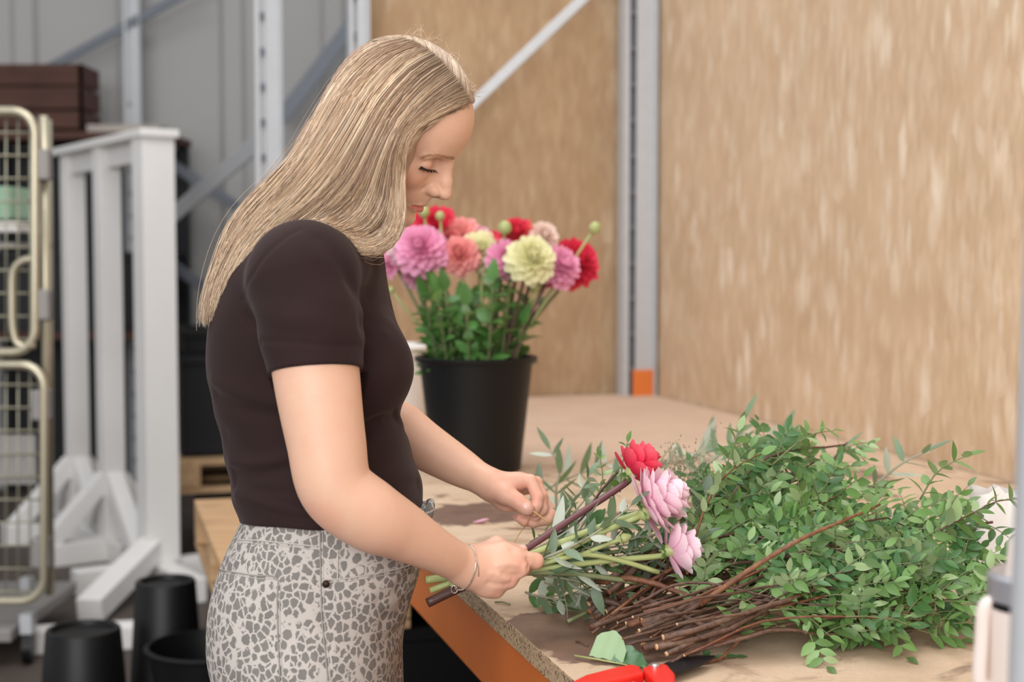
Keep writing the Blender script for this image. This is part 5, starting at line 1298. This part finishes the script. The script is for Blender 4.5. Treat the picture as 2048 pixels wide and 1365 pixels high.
held_dahlia('crimson dahlia on a purple stem held above the bench', [(858, 1204, 1.852), (960, 1152, 1.868), (1045, 1103, 1.885), (1150, 1034, 1.925), (1250, 968, 1.965)], 0.0048, MAT['purple_stem'], (1284, 922), 60, 1.972, (0.62, 0.25, 0.62),
            [(9, 60, 88, 0.95, 0), (12, 36, 62, 0.98, 0.1), (12, 18, 40, 0.92, 0.2), (9, 4, 24, 0.8, 0.3)], PH['crimson'])
held_dahlia('pale pink dahlia with loose petals at the front of the held bunch', [(860, 1182, 1.862), (960, 1145, 1.872), (1070, 1106, 1.883), (1180, 1062, 1.90), (1296, 1020, 1.915)], 0.0046, MAT['green_stem'], (1334, 992), 80, 1.915, (0.85, -0.15, 0.40),
            [(13, 64, 96, 0.92, -0.02), (17, 48, 80, 0.95, 0.05), (17, 28, 54, 0.92, 0.16), (14, 6, 32, 0.85, 0.26)], PH['palepink'])
held_dahlia('pale pink dahlia facing right, lowest of the held blooms', [(905, 1168, 1.868), (1000, 1152, 1.876), (1100, 1136, 1.886), (1220, 1122, 1.90), (1325, 1112, 1.915)], 0.0042, MAT['green_stem'], (1372, 1097), 62, 1.915, (0.96, 0.15, 0.10),
            [(14, 50, 84, 1.0, 0), (14, 30, 56, 0.95, 0.12), (11, 6, 34, 0.85, 0.26)], PH['palepink'])
def green_stem(label, px, r, mat, bud=None):
    pts = [P(u, v, y) for u, v, y in px]; t = thing('cut_stem', label, 'stem', pts[0]); c = held_stem(t, pts, r, MAT[mat])
    if bud:
        d = (c[-1] - c[-2]).normalized(); MB().lathe([(0.001, -0.010), (bud * 0.8, -0.004), (bud, 0.003), (bud * 0.5, 0.010), (0.001, 0.012)], 12, c[-1], d).build('bud', MAT['green_stem'], t, True)
        for j in range(6):
            a = d.orthogonal().normalized(); b = d.cross(a); q = j * 1.05; put_leaf(t, 'dahlia', c[-1] - d * 0.006, a * math.cos(q) + b * math.sin(q) + d * 0.6, d, bud * 1.7, 'sepal')
    return t
green_stem('light green stem with a bud running beside the pale pink dahlia', [(900, 1172, 1.858), (1000, 1140, 1.874), (1085, 1124, 1.880), (1190, 1072, 1.892), (1288, 1030, 1.902)], 0.0038, 'green_stem', 0.010)
green_stem('forked green stem tipping down to the right in the held bunch', [(1010, 1142, 1.874), (1085, 1128, 1.878), (1165, 1110, 1.884), (1240, 1122, 1.892), (1318, 1146, 1.90)], 0.0036, 'green_stem')
green_stem('short green side shoot with a small bud in the held bunch', [(1160, 1111, 1.884), (1200, 1095, 1.888), (1246, 1078, 1.89)], 0.003, 'green_stem', 0.007)
green_stem('dull green stem lowest in the held bunch', [(1000, 1150, 1.876), (1090, 1146, 1.884), (1180, 1152, 1.895), (1275, 1166, 1.905)], 0.0038, 'dull_stem')
green_stem('long dull stem with a bud reaching behind the lowest pink dahlia', [(1040, 1140, 1.884), (1180, 1112, 1.92), (1300, 1096, 1.955), (1420, 1080, 1.975)], 0.003, 'dull_stem', 0.008)
green_stem('thick dark brown stem end sticking out under the wrist', [(855, 1207, 1.846), (905, 1183, 1.856), (960, 1160, 1.866), (1020, 1140, 1.874)], 0.0066, 'brown_stem')
green_stem('upper green stem end sticking out behind the wrist', [(851, 1161, 1.862), (930, 1150, 1.872), (1010, 1138, 1.878)], 0.0052, 'green_stem')
green_stem('thin brown twig behind the crimson dahlia stem', [(1060, 1090, 1.895), (1150, 1050, 1.94), (1200, 985, 1.985), (1235, 945, 1.99)], 0.0018, 'brown_stem')

# sage-green and olive sprigs around the bunch
def og(px): return [P(u, v, y) for u, v, y in px]
SPR = [('silver-green sprig rising in front of the pink dahlia stem', [(1060, 1128, 1.874), (1150, 1090, 1.876), (1215, 1050, 1.88), (1262, 1012, 1.884)], 'sage', 0.036),
       ('olive sprig under the light green stems, nearest the hand', [(1060, 1140, 1.886), (1130, 1130, 1.90), (1210, 1118, 1.92), (1300, 1100, 1.94)], 'olive', 0.048), ('olive sprig hanging below the held stems', [(1060, 1148, 1.888), (1140, 1160, 1.91), (1220, 1180, 1.925), (1290, 1190, 1.935)], 'sage', 0.042),
       ('olive sprig fanning between the two pink dahlias', [(1100, 1120, 1.90), (1200, 1090, 1.93), (1290, 1075, 1.955), (1340, 1060, 1.965)], 'olive', 0.05), ('dark olive sprig under the purple stem', [(1070, 1100, 1.905), (1140, 1070, 1.93), (1230, 1040, 1.96)], 'olive', 0.052),
       ('olive sprig lying on the bench below the held stems', [(1060, 1190, 2.03), (1120, 1200, 2.03), (1190, 1205, 2.02), (1240, 1212, 2.01)], 'sage', 0.040), ('olive sprig beside the cut branch ends on the bench', [(1090, 1170, 2.08), (1170, 1180, 2.07), (1230, 1195, 2.05)], 'sage', 0.042),
       ('dark green sprig behind the lower stems of the bunch', [(1110, 1165, 1.97), (1200, 1160, 1.98), (1300, 1150, 1.99)], 'olive', 0.05), ('olive sprig standing behind the purple stem', [(1110, 1060, 2.0), (1150, 1000, 2.03), (1180, 950, 2.05)], 'sage', 0.032),
       ('olive leaves beneath the lowest pink dahlia', [(1230, 1150, 1.95), (1310, 1120, 1.96), (1390, 1080, 1.97)], 'sage', 0.045), ('deep green sprig hidden under the pale green stems', [(1080, 1130, 1.90), (1170, 1105, 1.93), (1260, 1090, 1.95), (1330, 1085, 1.96)], 'lentisk2', 0.034), ('broad-leaved green sprig beneath the forked stem', [(1080, 1145, 1.90), (1170, 1140, 1.925), (1270, 1140, 1.945)], 'lentisk2', 0.040),
       ('sage sprig touching the bench under the dull green stem', [(1090, 1165, 1.96), (1160, 1190, 1.98), (1240, 1200, 1.99)], 'sage', 0.040), ('dark green sprig behind the thumb-side stems', [(1080, 1095, 1.93), (1160, 1060, 1.95), (1240, 1050, 1.97), (1300, 1050, 1.98)], 'lentisk2', 0.036),
       ('small leaves trailing onto the bench by the near hand', [(1050, 1185, 2.06), (1090, 1200, 2.05), (1130, 1215, 2.03)], 'lentisk2', 0.030), ('silver sprig between the purple stem and the far hand', [(1100, 1075, 2.02), (1140, 1035, 2.05), (1170, 1000, 2.07)], 'sage', 0.036),
       ('silver olive sprig at the right of the pink dahlia', [(1380, 1120, 2.02), (1400, 1050, 2.05), (1412, 990, 2.08)], 'sage', 0.042)]
for lab, px, kind, L in SPR: sprig('olive_sprig', lab, 'foliage', og(px), 0.0020, 0.001, MAT['sage_stem'], kind, L * 1.2, 0.017, 'sprigs in and around the held bunch', 0.1, 0.85, 0.1)
# blurred olive branches further back on the bench
for lab, px, L in (('silver olive branch on the bench behind the far hand', [(1060, 1000, 2.62), (1120, 965, 2.66), (1180, 940, 2.72), (1240, 915, 2.78)], 0.075), ('olive twig with upright leaves right of the black bucket', [(1118, 1088, 2.5), (1112, 985, 2.5), (1120, 940, 2.52), (1100, 900, 2.54)], 0.065),
                  ('pale olive branch between the bucket and the green bundle', [(1190, 1000, 2.45), (1250, 960, 2.5), (1330, 930, 2.58), (1420, 905, 2.66)], 0.07), ('olive branch standing up behind the top of the green bundle', [(1400, 940, 2.55), (1450, 900, 2.56), (1480, 860, 2.56), (1490, 838, 2.56)], 0.065),
                  ('olive branch lying far back towards the wall', [(1350, 915, 2.95), (1480, 890, 3.05), (1580, 868, 3.1)], 0.08), ('pale olive branch behind the right part of the green bundle', [(1740, 980, 2.3), (1800, 930, 2.3), (1850, 905, 2.3)], 0.062), ('olive tips above the middle of the green bundle', [(1600, 960, 2.35), (1660, 920, 2.36), (1690, 895, 2.36)], 0.05)):
    sprig('olive_branch', lab, 'branch', og(px), 0.003, 0.0012, MAT['sage_stem'], 'olive', L, 0.035, 'olive branches behind the bunch', 0.08, 0.85, 0.22)
# green filler sprigs near the crimson dahlia
for lab, px in (('small fresh green sprig left of the crimson dahlia', [(1190, 1010, 2.02), (1205, 960, 2.03), (1200, 915, 2.04)]), ('fresh green sprig just behind the crimson dahlia', [(1240, 985, 2.05), (1245, 930, 2.05), (1255, 885, 2.05)]), ('green sprig under the far hand', [(1060, 1085, 2.1), (1100, 1060, 2.12), (1140, 1020, 2.12)])):
    sprig('green_sprig', lab, 'foliage', og(px), 0.0012, 0.0007, MAT['dull_stem'], 'lentisk', 0.022, 0.012, 'fresh green sprigs near the crimson dahlia', 0.1, 0.9, 0.1)

# panicum grass haze and a yellow yarrow head behind the pink dahlias
def panicum():
    o0 = V(1330, 1080, 2.12); t = thing('seed_spray', 'airy spray of tiny seed heads behind the pink dahlias', 'seed spray', o0); mb = MB(); sd = MB(); r = random.Random(4)
    for i in range(46):
        e = V(r.gauss(1375, 34), r.gauss(945, 34), 2.12 + r.uniform(-.06, .08)); m_ = o0.lerp(e, 0.6) + Vector((r.gauss(0, .012), 0, r.gauss(0, .008))); c = [Vector(p) for p in spline([o0, m_, e], 8)]
        mb.tube(c, 0.00035, 3, cap=False)
        for k in range(9):
            p = c[4].lerp(c[7], r.random()) + Vector((r.gauss(0, .008), r.gauss(0, .008), r.gauss(0, .008))); s = r.uniform(.0009, .0016)
            sd.add([p + Vector((s, 0, 0)), p - Vector((s, 0, 0)), p + Vector((0, s, 0)), p - Vector((0, s, 0)), p + Vector((0, 0, s * 1.8)), p - Vector((0, 0, s * 1.8))], [(0, 2, 4), (2, 1, 4), (1, 3, 4), (3, 0, 4), (2, 0, 5), (1, 2, 5), (3, 1, 5), (0, 3, 5)])
    mb.build('stalks', MAT['sage_stem'], t, True); set_props(sd.build('seeds', MAT['sage_stem'], t), kind='stuff')
panicum()
def yarrow():
    MAT['yarrow'] = plain('yellow_yarrow', srgb(206, 196, 112), 0.8, 0, 0.3, 200, 0.3); b = V(1180, 1150, 2.0); c = V(1316, 1108, 2.03); t = thing('yarrow_flower', 'dull yellow yarrow head half hidden under the pale pink dahlia', 'flower', b); r = random.Random(8)
    held_stem(t, [tuple(b), tuple(b.lerp(c, .6)), tuple(c)], 0.003, MAT['green_stem']); mb = MB()
    for i in range(230):
        q = r.random() ** 0.5 * 0.034; a = r.random() * 6.28; p = c + Vector((math.cos(a) * q * 0.7, -0.006 * math.cos(q / 0.034 * 1.5) - 0.004, math.sin(a) * q * 1.6)); mb.lathe([(0.0004, .0026), (.0024, .001), (.0024, -.0015), (.0006, -.0028)], 6, p, (r.gauss(0, .3), -1, r.gauss(0, .3)), (True, True))
    set_props(mb.build('florets', MAT['yarrow'], t, True), kind='stuff')
yarrow()

# ------------------------------------------------------------------ bundle of leafy branches
def bundle():
    r = random.Random(17); YV = ([830, 880, 1000, 1100, 1200, 1300, 1365], [2.36, 2.28, 2.12, 1.98, 1.87, 1.79, 1.74])
    N = 66
    ORDS = ['%d%s' % (k, 'th' if 10 <= k % 100 <= 20 else {1: 'st', 2: 'nd', 3: 'rd'}.get(k % 10, 'th')) for k in range(1, 100)]
    for i in range(N):
        a = (i + 0.5) / N; a = min(1, max(0, a + r.gauss(0, 0.02)))
        su, sv_ = 1185 + 150 * a + r.gauss(0, 34), 1215 + 98 * a + r.gauss(0, 8)
        s = onz(su, sv_ + 18, ZT + 0.008); h = abs(r.gauss(0, 0.028)); s = s + Vector((h * 0.3, 0.0, h + 0.002))
        eu = min(1985, max(1440, 1520 + 420 * a + r.gauss(0, 105))); ev_ = min(1310, max(890, 965 + 225 * a + r.gauss(0, 75)))
        Y = float(np.interp(ev_, *YV)) + r.gauss(0, 0.02); e = V(eu, ev_, Y)
        if e.z < ZT + 0.02: e.z = ZT + 0.02
        d = (e - s); m1 = s + d * 0.35 + Vector((r.gauss(0, .012), r.gauss(0, .012), 0.0 + abs(r.gauss(0, .012)))); m2 = s + d * 0.7 + Vector((r.gauss(0, .02), r.gauss(0, .02), r.gauss(0.012, .018)))
        c = [Vector(p) for p in spline([s, m1, m2, e], 14)]; c = [Vector((p.x, p.y, max(p.z, ZT + 0.006))) for p in c]
        bare = r.random() < 0.25; r0 = r.choice([0.0019, 0.0024, 0.0028, 0.0034, 0.0040, 0.0052]); red = r.random() < .35; kind = 'lentisk' if r.random() < 0.72 else 'lentisk2'
        t = thing('leafy_branch', '%s %s branch, %s leaves, cut end %s from the wall side' % ('thin' if r0 < .0025 else ('thick' if r0 > .0038 else 'medium'), 'reddish' if red else 'brown', 'few' if bare else ('fresh green' if kind == 'lentisk' else 'deep green'), ORDS[i]), 'branch', s, 'cut branches in the leafy bundle')
        c = [p + Vector((0, r.gauss(0, .0018), abs(r.gauss(0, .0018)))) for p in c]; rad = [r0 * (1 - 0.62 * k / 13) * (1 + 0.05 * math.sin(k * 2.1 + i)) for k in range(14)]
        MB().tube(c, rad, 7).build('stem', MAT['bark2'] if red else MAT['bark'], t, True)
        d0 = (c[1] - c[0]).normalized(); MB().lathe([(0.0001, 0.0008), (r0 * 0.9, 0.0007), (r0 * 0.94, -0.0006), (0.0001, -0.0006)], 9, c[0] - d0 * 0.0006, -d0).build('cut_face', MAT['cut'] if r.random() < .4 else MAT['bark2'], t, True)
        n_c = 3 if bare else 10
        for k in range(n_c):
            f = (0.42 if a < .4 else 0.5) + 0.58 * (k + r.random()) / n_c; f = min(0.99, f); x = f * 13; j = min(12, int(x)); p = c[j].lerp(c[j + 1], x - j); tg = (c[min(13, j + 1)] - c[j]).normalized()
            dd = (tg * 0.7 + Vector((r.gauss(0, .7), r.gauss(-.15, .6), r.gauss(0.35, .5)))).normalized(); L = r.uniform(0.045, 0.085)
            q = [p + dd * L * g + Vector((0, 0, -0.25 * L * g * g)) for g in (0, .33, .66, 1)]; q = [Vector((v.x, v.y, max(v.z, ZT + 0.004))) for v in q]
            MB().tube(q, [.0011, .0009, .0007, .0005], 4, cap=False).build('twig', MAT['dull_stem'], t, True)
            sd = dd.cross(Vector((r.gauss(0, .4), -0.6, 1)).normalized()); sd.normalize(); nn = sd.cross(dd); nn = nn if nn.z > 0 else -nn
            for g, gl in ((0.28, 1), (0.52, 1), (0.76, .92)):
                pp = q[0].lerp(q[3], g)
                for sg in (1, -1): put_leaf(t, kind, pp, sd * sg + dd * 0.55 + rvec(.14), nn + rvec(.25), r.uniform(.019, .031) * gl, 'leaflet')
            put_leaf(t, kind, q[3], dd + rvec(.1), nn + rvec(.2), r.uniform(.018, .026), 'leaflet')
bundle()
def show_branch(label, px, r0, kind, leaves, mat='bark', L=0.026, step=0.02, t0=0.4):
    sprig('leafy_branch', label, 'branch', og(px), r0, r0 * 0.4, MAT[mat], kind, L, step, None, t0 if leaves else 2.0, 0.9, 0.15)
show_branch('arching thin branch rising from the pink dahlia to the top left of the bundle', [(1374, 1150, 1.90), (1395, 1060, 1.92), (1430, 975, 1.96), (1480, 930, 2.0), (1530, 905, 2.04)], 0.0022, 'lentisk', True, 'bark2', 0.030, 0.014, 0.35)
show_branch('leafy twig standing up at the top left of the bundle', [(1420, 1010, 2.0), (1445, 950, 2.02), (1465, 900, 2.04), (1478, 862, 2.05)], 0.0016, 'lentisk', True, 'dull_stem', 0.032, 0.015, 0.15)
show_branch('light twig with wide-set leaves reaching up to the wall', [(1545, 930, 2.1), (1590, 890, 2.12), (1630, 868, 2.14), (1668, 862, 2.16)], 0.0014, 'lentisk', True, 'dull_stem', 0.030, 0.018, 0.1)
show_branch('upright leafy twig at the top right of the bundle', [(1840, 1000, 2.0), (1870, 950, 2.0), (1905, 925, 2.0), (1935, 912, 2.0)], 0.0016, 'lentisk', True, 'dull_stem', 0.034, 0.016, 0.1)
show_branch('leafy twig at the right end of the bundle before the white paper', [(1880, 1060, 1.95), (1940, 1030, 1.97), (1990, 1005, 1.98), (2025, 1000, 2.0)], 0.0016, 'lentisk', True, 'bark', 0.034, 0.015, 0.1)
show_branch('long thick branch crossing over the front of the bundle', [(1400, 1210, 1.80), (1500, 1140, 1.80), (1600, 1080, 1.81), (1680, 1045, 1.83), (1760, 1010, 1.86)], 0.0042, 'lentisk', True, 'bark2', 0.026, 0.018, 0.7)
show_branch('brown branch slanting down to the right over the cut ends', [(1282, 1200, 1.86), (1330, 1215, 1.83), (1390, 1245, 1.80), (1450, 1262, 1.78), (1520, 1250, 1.78)], 0.0050, 'lentisk', False)
show_branch('forked dark branch end beside the large leaf', [(1326, 1250, 1.82), (1370, 1262, 1.80), (1430, 1280, 1.78), (1480, 1270, 1.78)], 0.0040, 'lentisk', False)
show_branch('pale green-brown cut stem lying furthest left of the bundle', [(1135, 1244, 1.945), (1180, 1222, 1.965), (1230, 1195, 1.985), (1330, 1150, 2.02)], 0.0032, 'lentisk', False, 'dull_stem')
show_branch('thick stub with a pale cut face on top of the far stems', [(1208, 1202, 1.925), (1230, 1207, 1.918), (1252, 1218, 1.910)], 0.0066, 'lentisk', False)
show_branch('thin bare branch running to the shears blade', [(1398, 1358, 1.755), (1440, 1320, 1.765), (1490, 1270, 1.79), (1560, 1200, 1.83)], 0.0032, 'lentisk', False, 'bark2')
show_branch('low leafy twig on the bench right of the shears', [(1400, 1345, 1.76), (1440, 1325, 1.775), (1470, 1318, 1.78)], 0.0014, 'lentisk2', True, 'bark', 0.022, 0.014, 0.2)

# ------------------------------------------------------------------ pruning shears, loose leaf, bits
MAT['red_plastic'] = plain('red_plastic', srgb(226, 42, 34), 0.35, 0, 0.05, 30, 0.04); MAT['steel'] = plain('bright_steel', srgb(190, 188, 186), 0.3, 0.85, 0.08, 60, 0.05); MAT['black_steel'] = plain('blackened_steel', srgb(34, 34, 38), 0.4, 0.5, 0.1, 60, 0.05)
def shears():
    z = ZT + 0.002; g = lambda u, v, dz=0.0: onz(u, v + dz, z)
    t = thing('pruning_shears', 'red-handled pruning shears lying at the front corner of the bench', 'shears', g(1290, 1362))
    def plate(name, px, th, mat, dz, bev):
        poly = [onz(u, v, z) + Vector((0, 0, dz)) for u, v in px]; return MB().prism(poly, (0, 0, 1), th).build(name, mat, t, bevel=bev, seg=3)
    plate('handle', [(1085, 1440), (1120, 1402), (1170, 1376), (1230, 1360), (1262, 1354), (1280, 1358), (1288, 1372), (1260, 1380), (1215, 1390), (1165, 1412), (1120, 1450)], 0.016, MAT['red_plastic'], 0.0, 0.004)
    plate('handle', [(1284, 1364), (1304, 1352), (1335, 1356), (1350, 1374), (1352, 1398), (1326, 1432), (1290, 1470), (1262, 1470), (1300, 1424), (1312, 1400), (1304, 1384)], 0.016, MAT['red_plastic'], 0.001, 0.004)
    plate('blade', [(1300, 1362), (1322, 1350), (1352, 1338), (1392, 1330), (1430, 1330), (1404, 1346), (1362, 1360), (1330, 1370)], 0.004, MAT['black_steel'], 0.008, 0.0008)
    plate('hook_blade', [(1296, 1358), (1316, 1344), (1350, 1328), (1378, 1320), (1362, 1336), (1336, 1352), (1318, 1366)], 0.005, MAT['black_steel'], 0.002, 0.0008)
    pv = onz(1310, 1362, z) + Vector((0, 0, 0.016)); MB().lathe([(0.0001, 0.005), (0.0045, 0.005), (0.0062, 0.0035), (0.0062, 0), (0.0001, 0)], 20, pv).build('pivot_bolt', MAT['steel'], t, 'auto')
    a, b = onz(1262, 1388, z) + Vector((0, 0, .0085)), onz(1308, 1402, z) + Vector((0, 0, .0085)); d = (b - a); e1 = d.normalized().orthogonal().normalized(); e2 = d.normalized().cross(e1)
    MB().tube([a + d * k / 110 + (e1 * math.cos(k * 0.42) + e2 * math.sin(k * 0.42)) * 0.0055 for k in range(111)], 0.0009, 6).build('spring', MAT['steel'], t, True)
shears()
def big_leaf():
    z = ZT + 0.003; b = onz(1160, 1316, z); e = onz(1310, 1345, z); d = e - b; L = d.length; t = thing('loose_leaf', 'large folded green leaf lying behind the red shears', 'leaf', b)
    dn = d.normalized(); n = Vector((0, 0, 1)); sd = n.cross(dn)
    if sd.y < 0: sd = -sd
    def sheet(name, x0, x1, prof, mat):
        nx, ny = 10, 5; vs_ = []
        for i in range(nx + 1):
            x = x0 + (x1 - x0) * i / nx
            for j in range(ny + 1): s = j / ny; yy, zz = prof(i / nx, s); vs_.append(b + dn * (x * L) + sd * yy + n * zz)
        me = bpy.data.meshes.new(name); me.from_pydata([tuple(v) for v in vs_], [], [(i * (ny + 1) + j, (i + 1) * (ny + 1) + j, (i + 1) * (ny + 1) + j + 1, i * (ny + 1) + j + 1) for i in range(nx) for j in range(ny)]); me.materials.append(mat); me.shade_smooth(); link(name, me, t)
    MAT['leaf_top'] = leaf_mat('broad_leaf_top', srgb(62, 112, 66), srgb(62, 112, 66), 0.1, 0.3); MAT['leaf_under'] = leaf_mat('broad_leaf_underside', srgb(160, 188, 146), srgb(160, 188, 146), 0.05, 0.6)
    sheet('blade', 0.42, 1.0, lambda x, s: (s * 0.042 * math.sin(math.pi * (0.42 + 0.58 * x) ** 1.1) * 1.0 - 0.012 * s, 0.002 + 0.018 * s * (1 - x) + 0.002 * math.sin(x * 20 + s * 4)), MAT['leaf_top'])
    sheet('folded_blade', 0.10, 0.56, lambda x, s: (0.004 + s * 0.026 * math.sin(math.pi * min(1, 0.25 + 0.65 * x)), 0.003 + 0.030 * s * math.sin(math.pi * min(1, 0.25 + 0.6 * x)) + 0.001 * math.sin(x * 18)), MAT['leaf_under'])
    MB().tube([b - dn * 0.008 + n * 0.001, b + dn * L * 0.3 + n * 0.002, b + dn * L * 0.7 + n * 0.002], [.0014, .0012, .0006], 6).build('midrib', MAT['green_stem'], t, True)
big_leaf()
# fallen petal, twig crumbs, drops
pm_ = petal_mesh(1, 0.5, PET['pink']); o_ = link('fallen_petal', pm_, None, frame_m(onz(946, 1046, ZT + 0.003), (1, 0.2, 0.05), (0, 0, 1), 0.032)); set_props(o_, 'pink petal fallen on the bench between the two arms', 'petal')
for u, v, u2, v2, lab in ((1152, 1284, 1176, 1292, 'tiny brown twig crumb on the wet patch of the bench'), (990, 1205, 1020, 1210, 'short green stem scrap beside the near hand'), (905, 1160, 935, 1166, 'thin scrap of stem near the bench edge')):
    a, b = onz(u, v, ZT + 0.0022), onz(u2, v2, ZT + 0.0022); set_props(MB().tube([a, a.lerp(b, .5) + Vector((0, .003, .001)), b], 0.0014, 6).build('twig_scrap', MAT['bark'] if 'brown' in lab else MAT['dull_stem'], None, True), lab, 'twig')

# raffia tie held by the far hand and the near hand
MAT['raffia'] = plain('tan_raffia', srgb(196, 152, 96), 0.7, 0, 0.15, 120, 0.2)
t = thing('raffia_tie', 'tan raffia strand pinched in the far hand and wound round the stems', 'string', Z3((1010, 890), 2.026))
MB().tube([Vector(p) for p in spline([Z3((960, 905), 2.040), Z3((1010, 890), 2.028), Z3((1180, 1010), 2.020), Z3((1360, 1138), 2.015)], 12)], [.0018] * 11 + [.0007], 5, flat=0.5).build('free_end', MAT['raffia'], t, True)
MB().tube([Vector(p) for p in spline([Z3((1000, 960), 2.044), Z3((900, 1180), 2.040), Z3((800, 1300), 1.995), Z4((1470, 345), 1.905), Z4((1500, 430), 1.895)], 16)], 0.0014, 5, flat=0.5).build('tie', MAT['raffia'], t, True)

# bracelet on the near wrist
MAT['silver'] = plain('silver_chain', srgb(208, 200, 190), 0.25, 0.9, 0.1, 200, 0)
def bracelet():
    px = [(838, 352), (900, 420), (930, 540), (925, 660), (905, 760), (865, 870), (800, 960), (720, 990), (650, 975), (632, 915)]
    q = spline([(820 + a / 7.062, 1040 + b / 7.062, 0) for a, b in px], 70); Y = march(body, q[:, 0], q[:, 1]); Y = np.where(np.isnan(Y), np.nan, Y)
    idx = np.arange(len(Y)); ok = ~np.isnan(Y); Y = np.interp(idx, idx[ok], Y[ok]); p = [Vector(v) for v in P(q[:, 0], q[:, 1], Y - 0.0012)]
    far = [Vector(v) for v in P(np.array([905, 925, 940.0]), np.array([1172, 1130, 1092.0]), np.array([1.852, 1.862, 1.850]))]
    t = MB().tube(p, 0.00045, 5).build('bracelet', MAT['silver'], person, True)
    ring = MB().lathe([(0.0011, -0.0004), (0.0015, 0), (0.0011, 0.0004), (0.0008, 0), (0.0011, -0.0004)], 8).mesh('link', MAT['silver'], True)
    for k in range(0, 68, 2): link('link', ring, t, frame_m(p[k], p[min(69, k + 1)] - p[max(0, k - 1)], (0, -1, 0.3 * (-1) ** k)))
    MB().tube([Vector(v) for v in spline([tuple(p[0]), tuple(far[2]), tuple(far[1]), tuple(far[0]), tuple(p[-1])], 20)], 0.0006, 5).build('back_chain', MAT['silver'], t, True)
    c2 = spline([(820 + a / 7.062, 1040 + b / 7.062, 0) for a, b in ((945, 600), (965, 680), (968, 760), (966, 805))], 24); Y2 = march(body, c2[:, 0], c2[:, 1]); 
    if not np.isnan(Y2).any(): MB().tube([Vector(v) for v in P(c2[:, 0], c2[:, 1], Y2 - 0.001)], 0.0006, 5).build('extension_chain', MAT['silver'], t, True)
    e = p[-4]; MB().tube([e + Vector((0.004 * math.cos(a) - 0.001, -0.001, 0.005 * math.sin(a) - 0.004)) for a in np.linspace(0, 6.28, 16)], 0.0006, 5).build('clasp', MAT['silver'], t, True)
bracelet()

# ------------------------------------------------------------------ right foreground: tumbler, post, white paper bag
MAT['blush_enamel'] = plain('blush_enamel', srgb(236, 222, 214), 0.4, 0, 0.02, 10, 0); MAT['grey_lid'] = plain('silver_lid', srgb(176, 176, 182), 0.3, 0.5, 0.05, 10, 0)
def tumbler():
    c = V(2072, 1200, 1.2); b = Vector((c.x, c.y, ZT + 0.001)); zt = c.z - b.z; t = thing('tumbler', 'blush white steel tumbler with a side handle at the right front of the bench', 'tumbler', b)
    MB().lathe([(0.001, 0), (0.030, 0), (0.032, 0.004), (0.033, zt * 0.45), (0.0385, zt * 0.52), (0.0395, zt), (0.001, zt)], 40, b).build('cup', MAT['blush_enamel'], t, 'auto')
    MB().lathe([(0.0388, zt), (0.0405, zt + 0.001), (0.0405, zt + 0.020), (0.037, zt + 0.024), (0.001, zt + 0.024)], 40, b).build('lid', MAT['grey_lid'], t, 'auto')
    MB().lathe([(0.001, 0.034), (0.012, 0.034), (0.016, 0.028), (0.018, 0.0), (0.001, 0.0)], 24, b + Vector((-0.012, -0.012, zt + 0.024))).build('lid_tab', MAT['blush_enamel'], t, 'auto')
    MB().lathe([(0.0392, zt - 0.006), (0.0400, zt - 0.006), (0.0400, zt), (0.0392, zt)], 40, b).build('gasket', MAT['black_plastic'], t, 'auto')
    e = lambda u, v: V(u, v, 1.2)
    MB().tube([Vector(p) for p in spline([e(1996, 1212), e(1978, 1206), e(1967, 1225), e(1963, 1290), e(1959, 1345), e(1962, 1368), e(1978, 1376), e(2000, 1366)], 30)], 0.0062, 10).build('handle', MAT['blush_enamel'], t, True)
tumbler()
t = MB().tube([(V(2056, 2020, 1.0)).to_tuple()[:2] + (ZT + 0.001,), V(2076, 1365, 1.0), V(2101, 720, 1.0), V(2122, 200, 1.0), V(2150, -700, 1.0), V(2190, -2400, 1.0)], 0.0205, 20).build('steel_post', MAT['galv'], None, 'auto'); set_props(t, 'leaning grey steel post cut off by the right edge of the photo', 'post')
def bag():
    c = V(2020, 1070, 2.28); t = thing('paper_bag', 'white paper bag standing on the bench behind the right end of the bundle', 'bag', (c.x, c.y, ZT)); r = random.Random(2)
    h = 0.135; n = 10; vs_ = []; 
    for k in range(5):
        f = k / 4; sx, sy = 0.075 - 0.012 * f, 0.05 - 0.02 * f
        for j in range(4 * n):
            a = j / (4 * n) * 2 * math.pi; q = max(abs(math.cos(a)), abs(math.sin(a))) ** -0.8
            vs_.append((c.x + math.cos(a) * sx * q + r.gauss(0, .002), c.y + math.sin(a) * sy * q + r.gauss(0, .002), ZT + 0.001 + h * f + (r.gauss(0, .004) if k == 4 else 0)))
    m = 4 * n; mb = MB(); mb.add(vs_, [(k * m + j, k * m + (j + 1) % m, (k + 1) * m + (j + 1) % m, (k + 1) * m + j) for k in range(4) for j in range(m)] + [tuple(reversed(range(m)))])
    mb.build('bag', MAT['white_plastic'], t, True)
    MB().box((c.x, c.y, ZT + h * 0.6), 0.05, 0.022, 0.004).build('wrapped_contents', MAT['white_paint'], t, bevel=0.003)
bag()
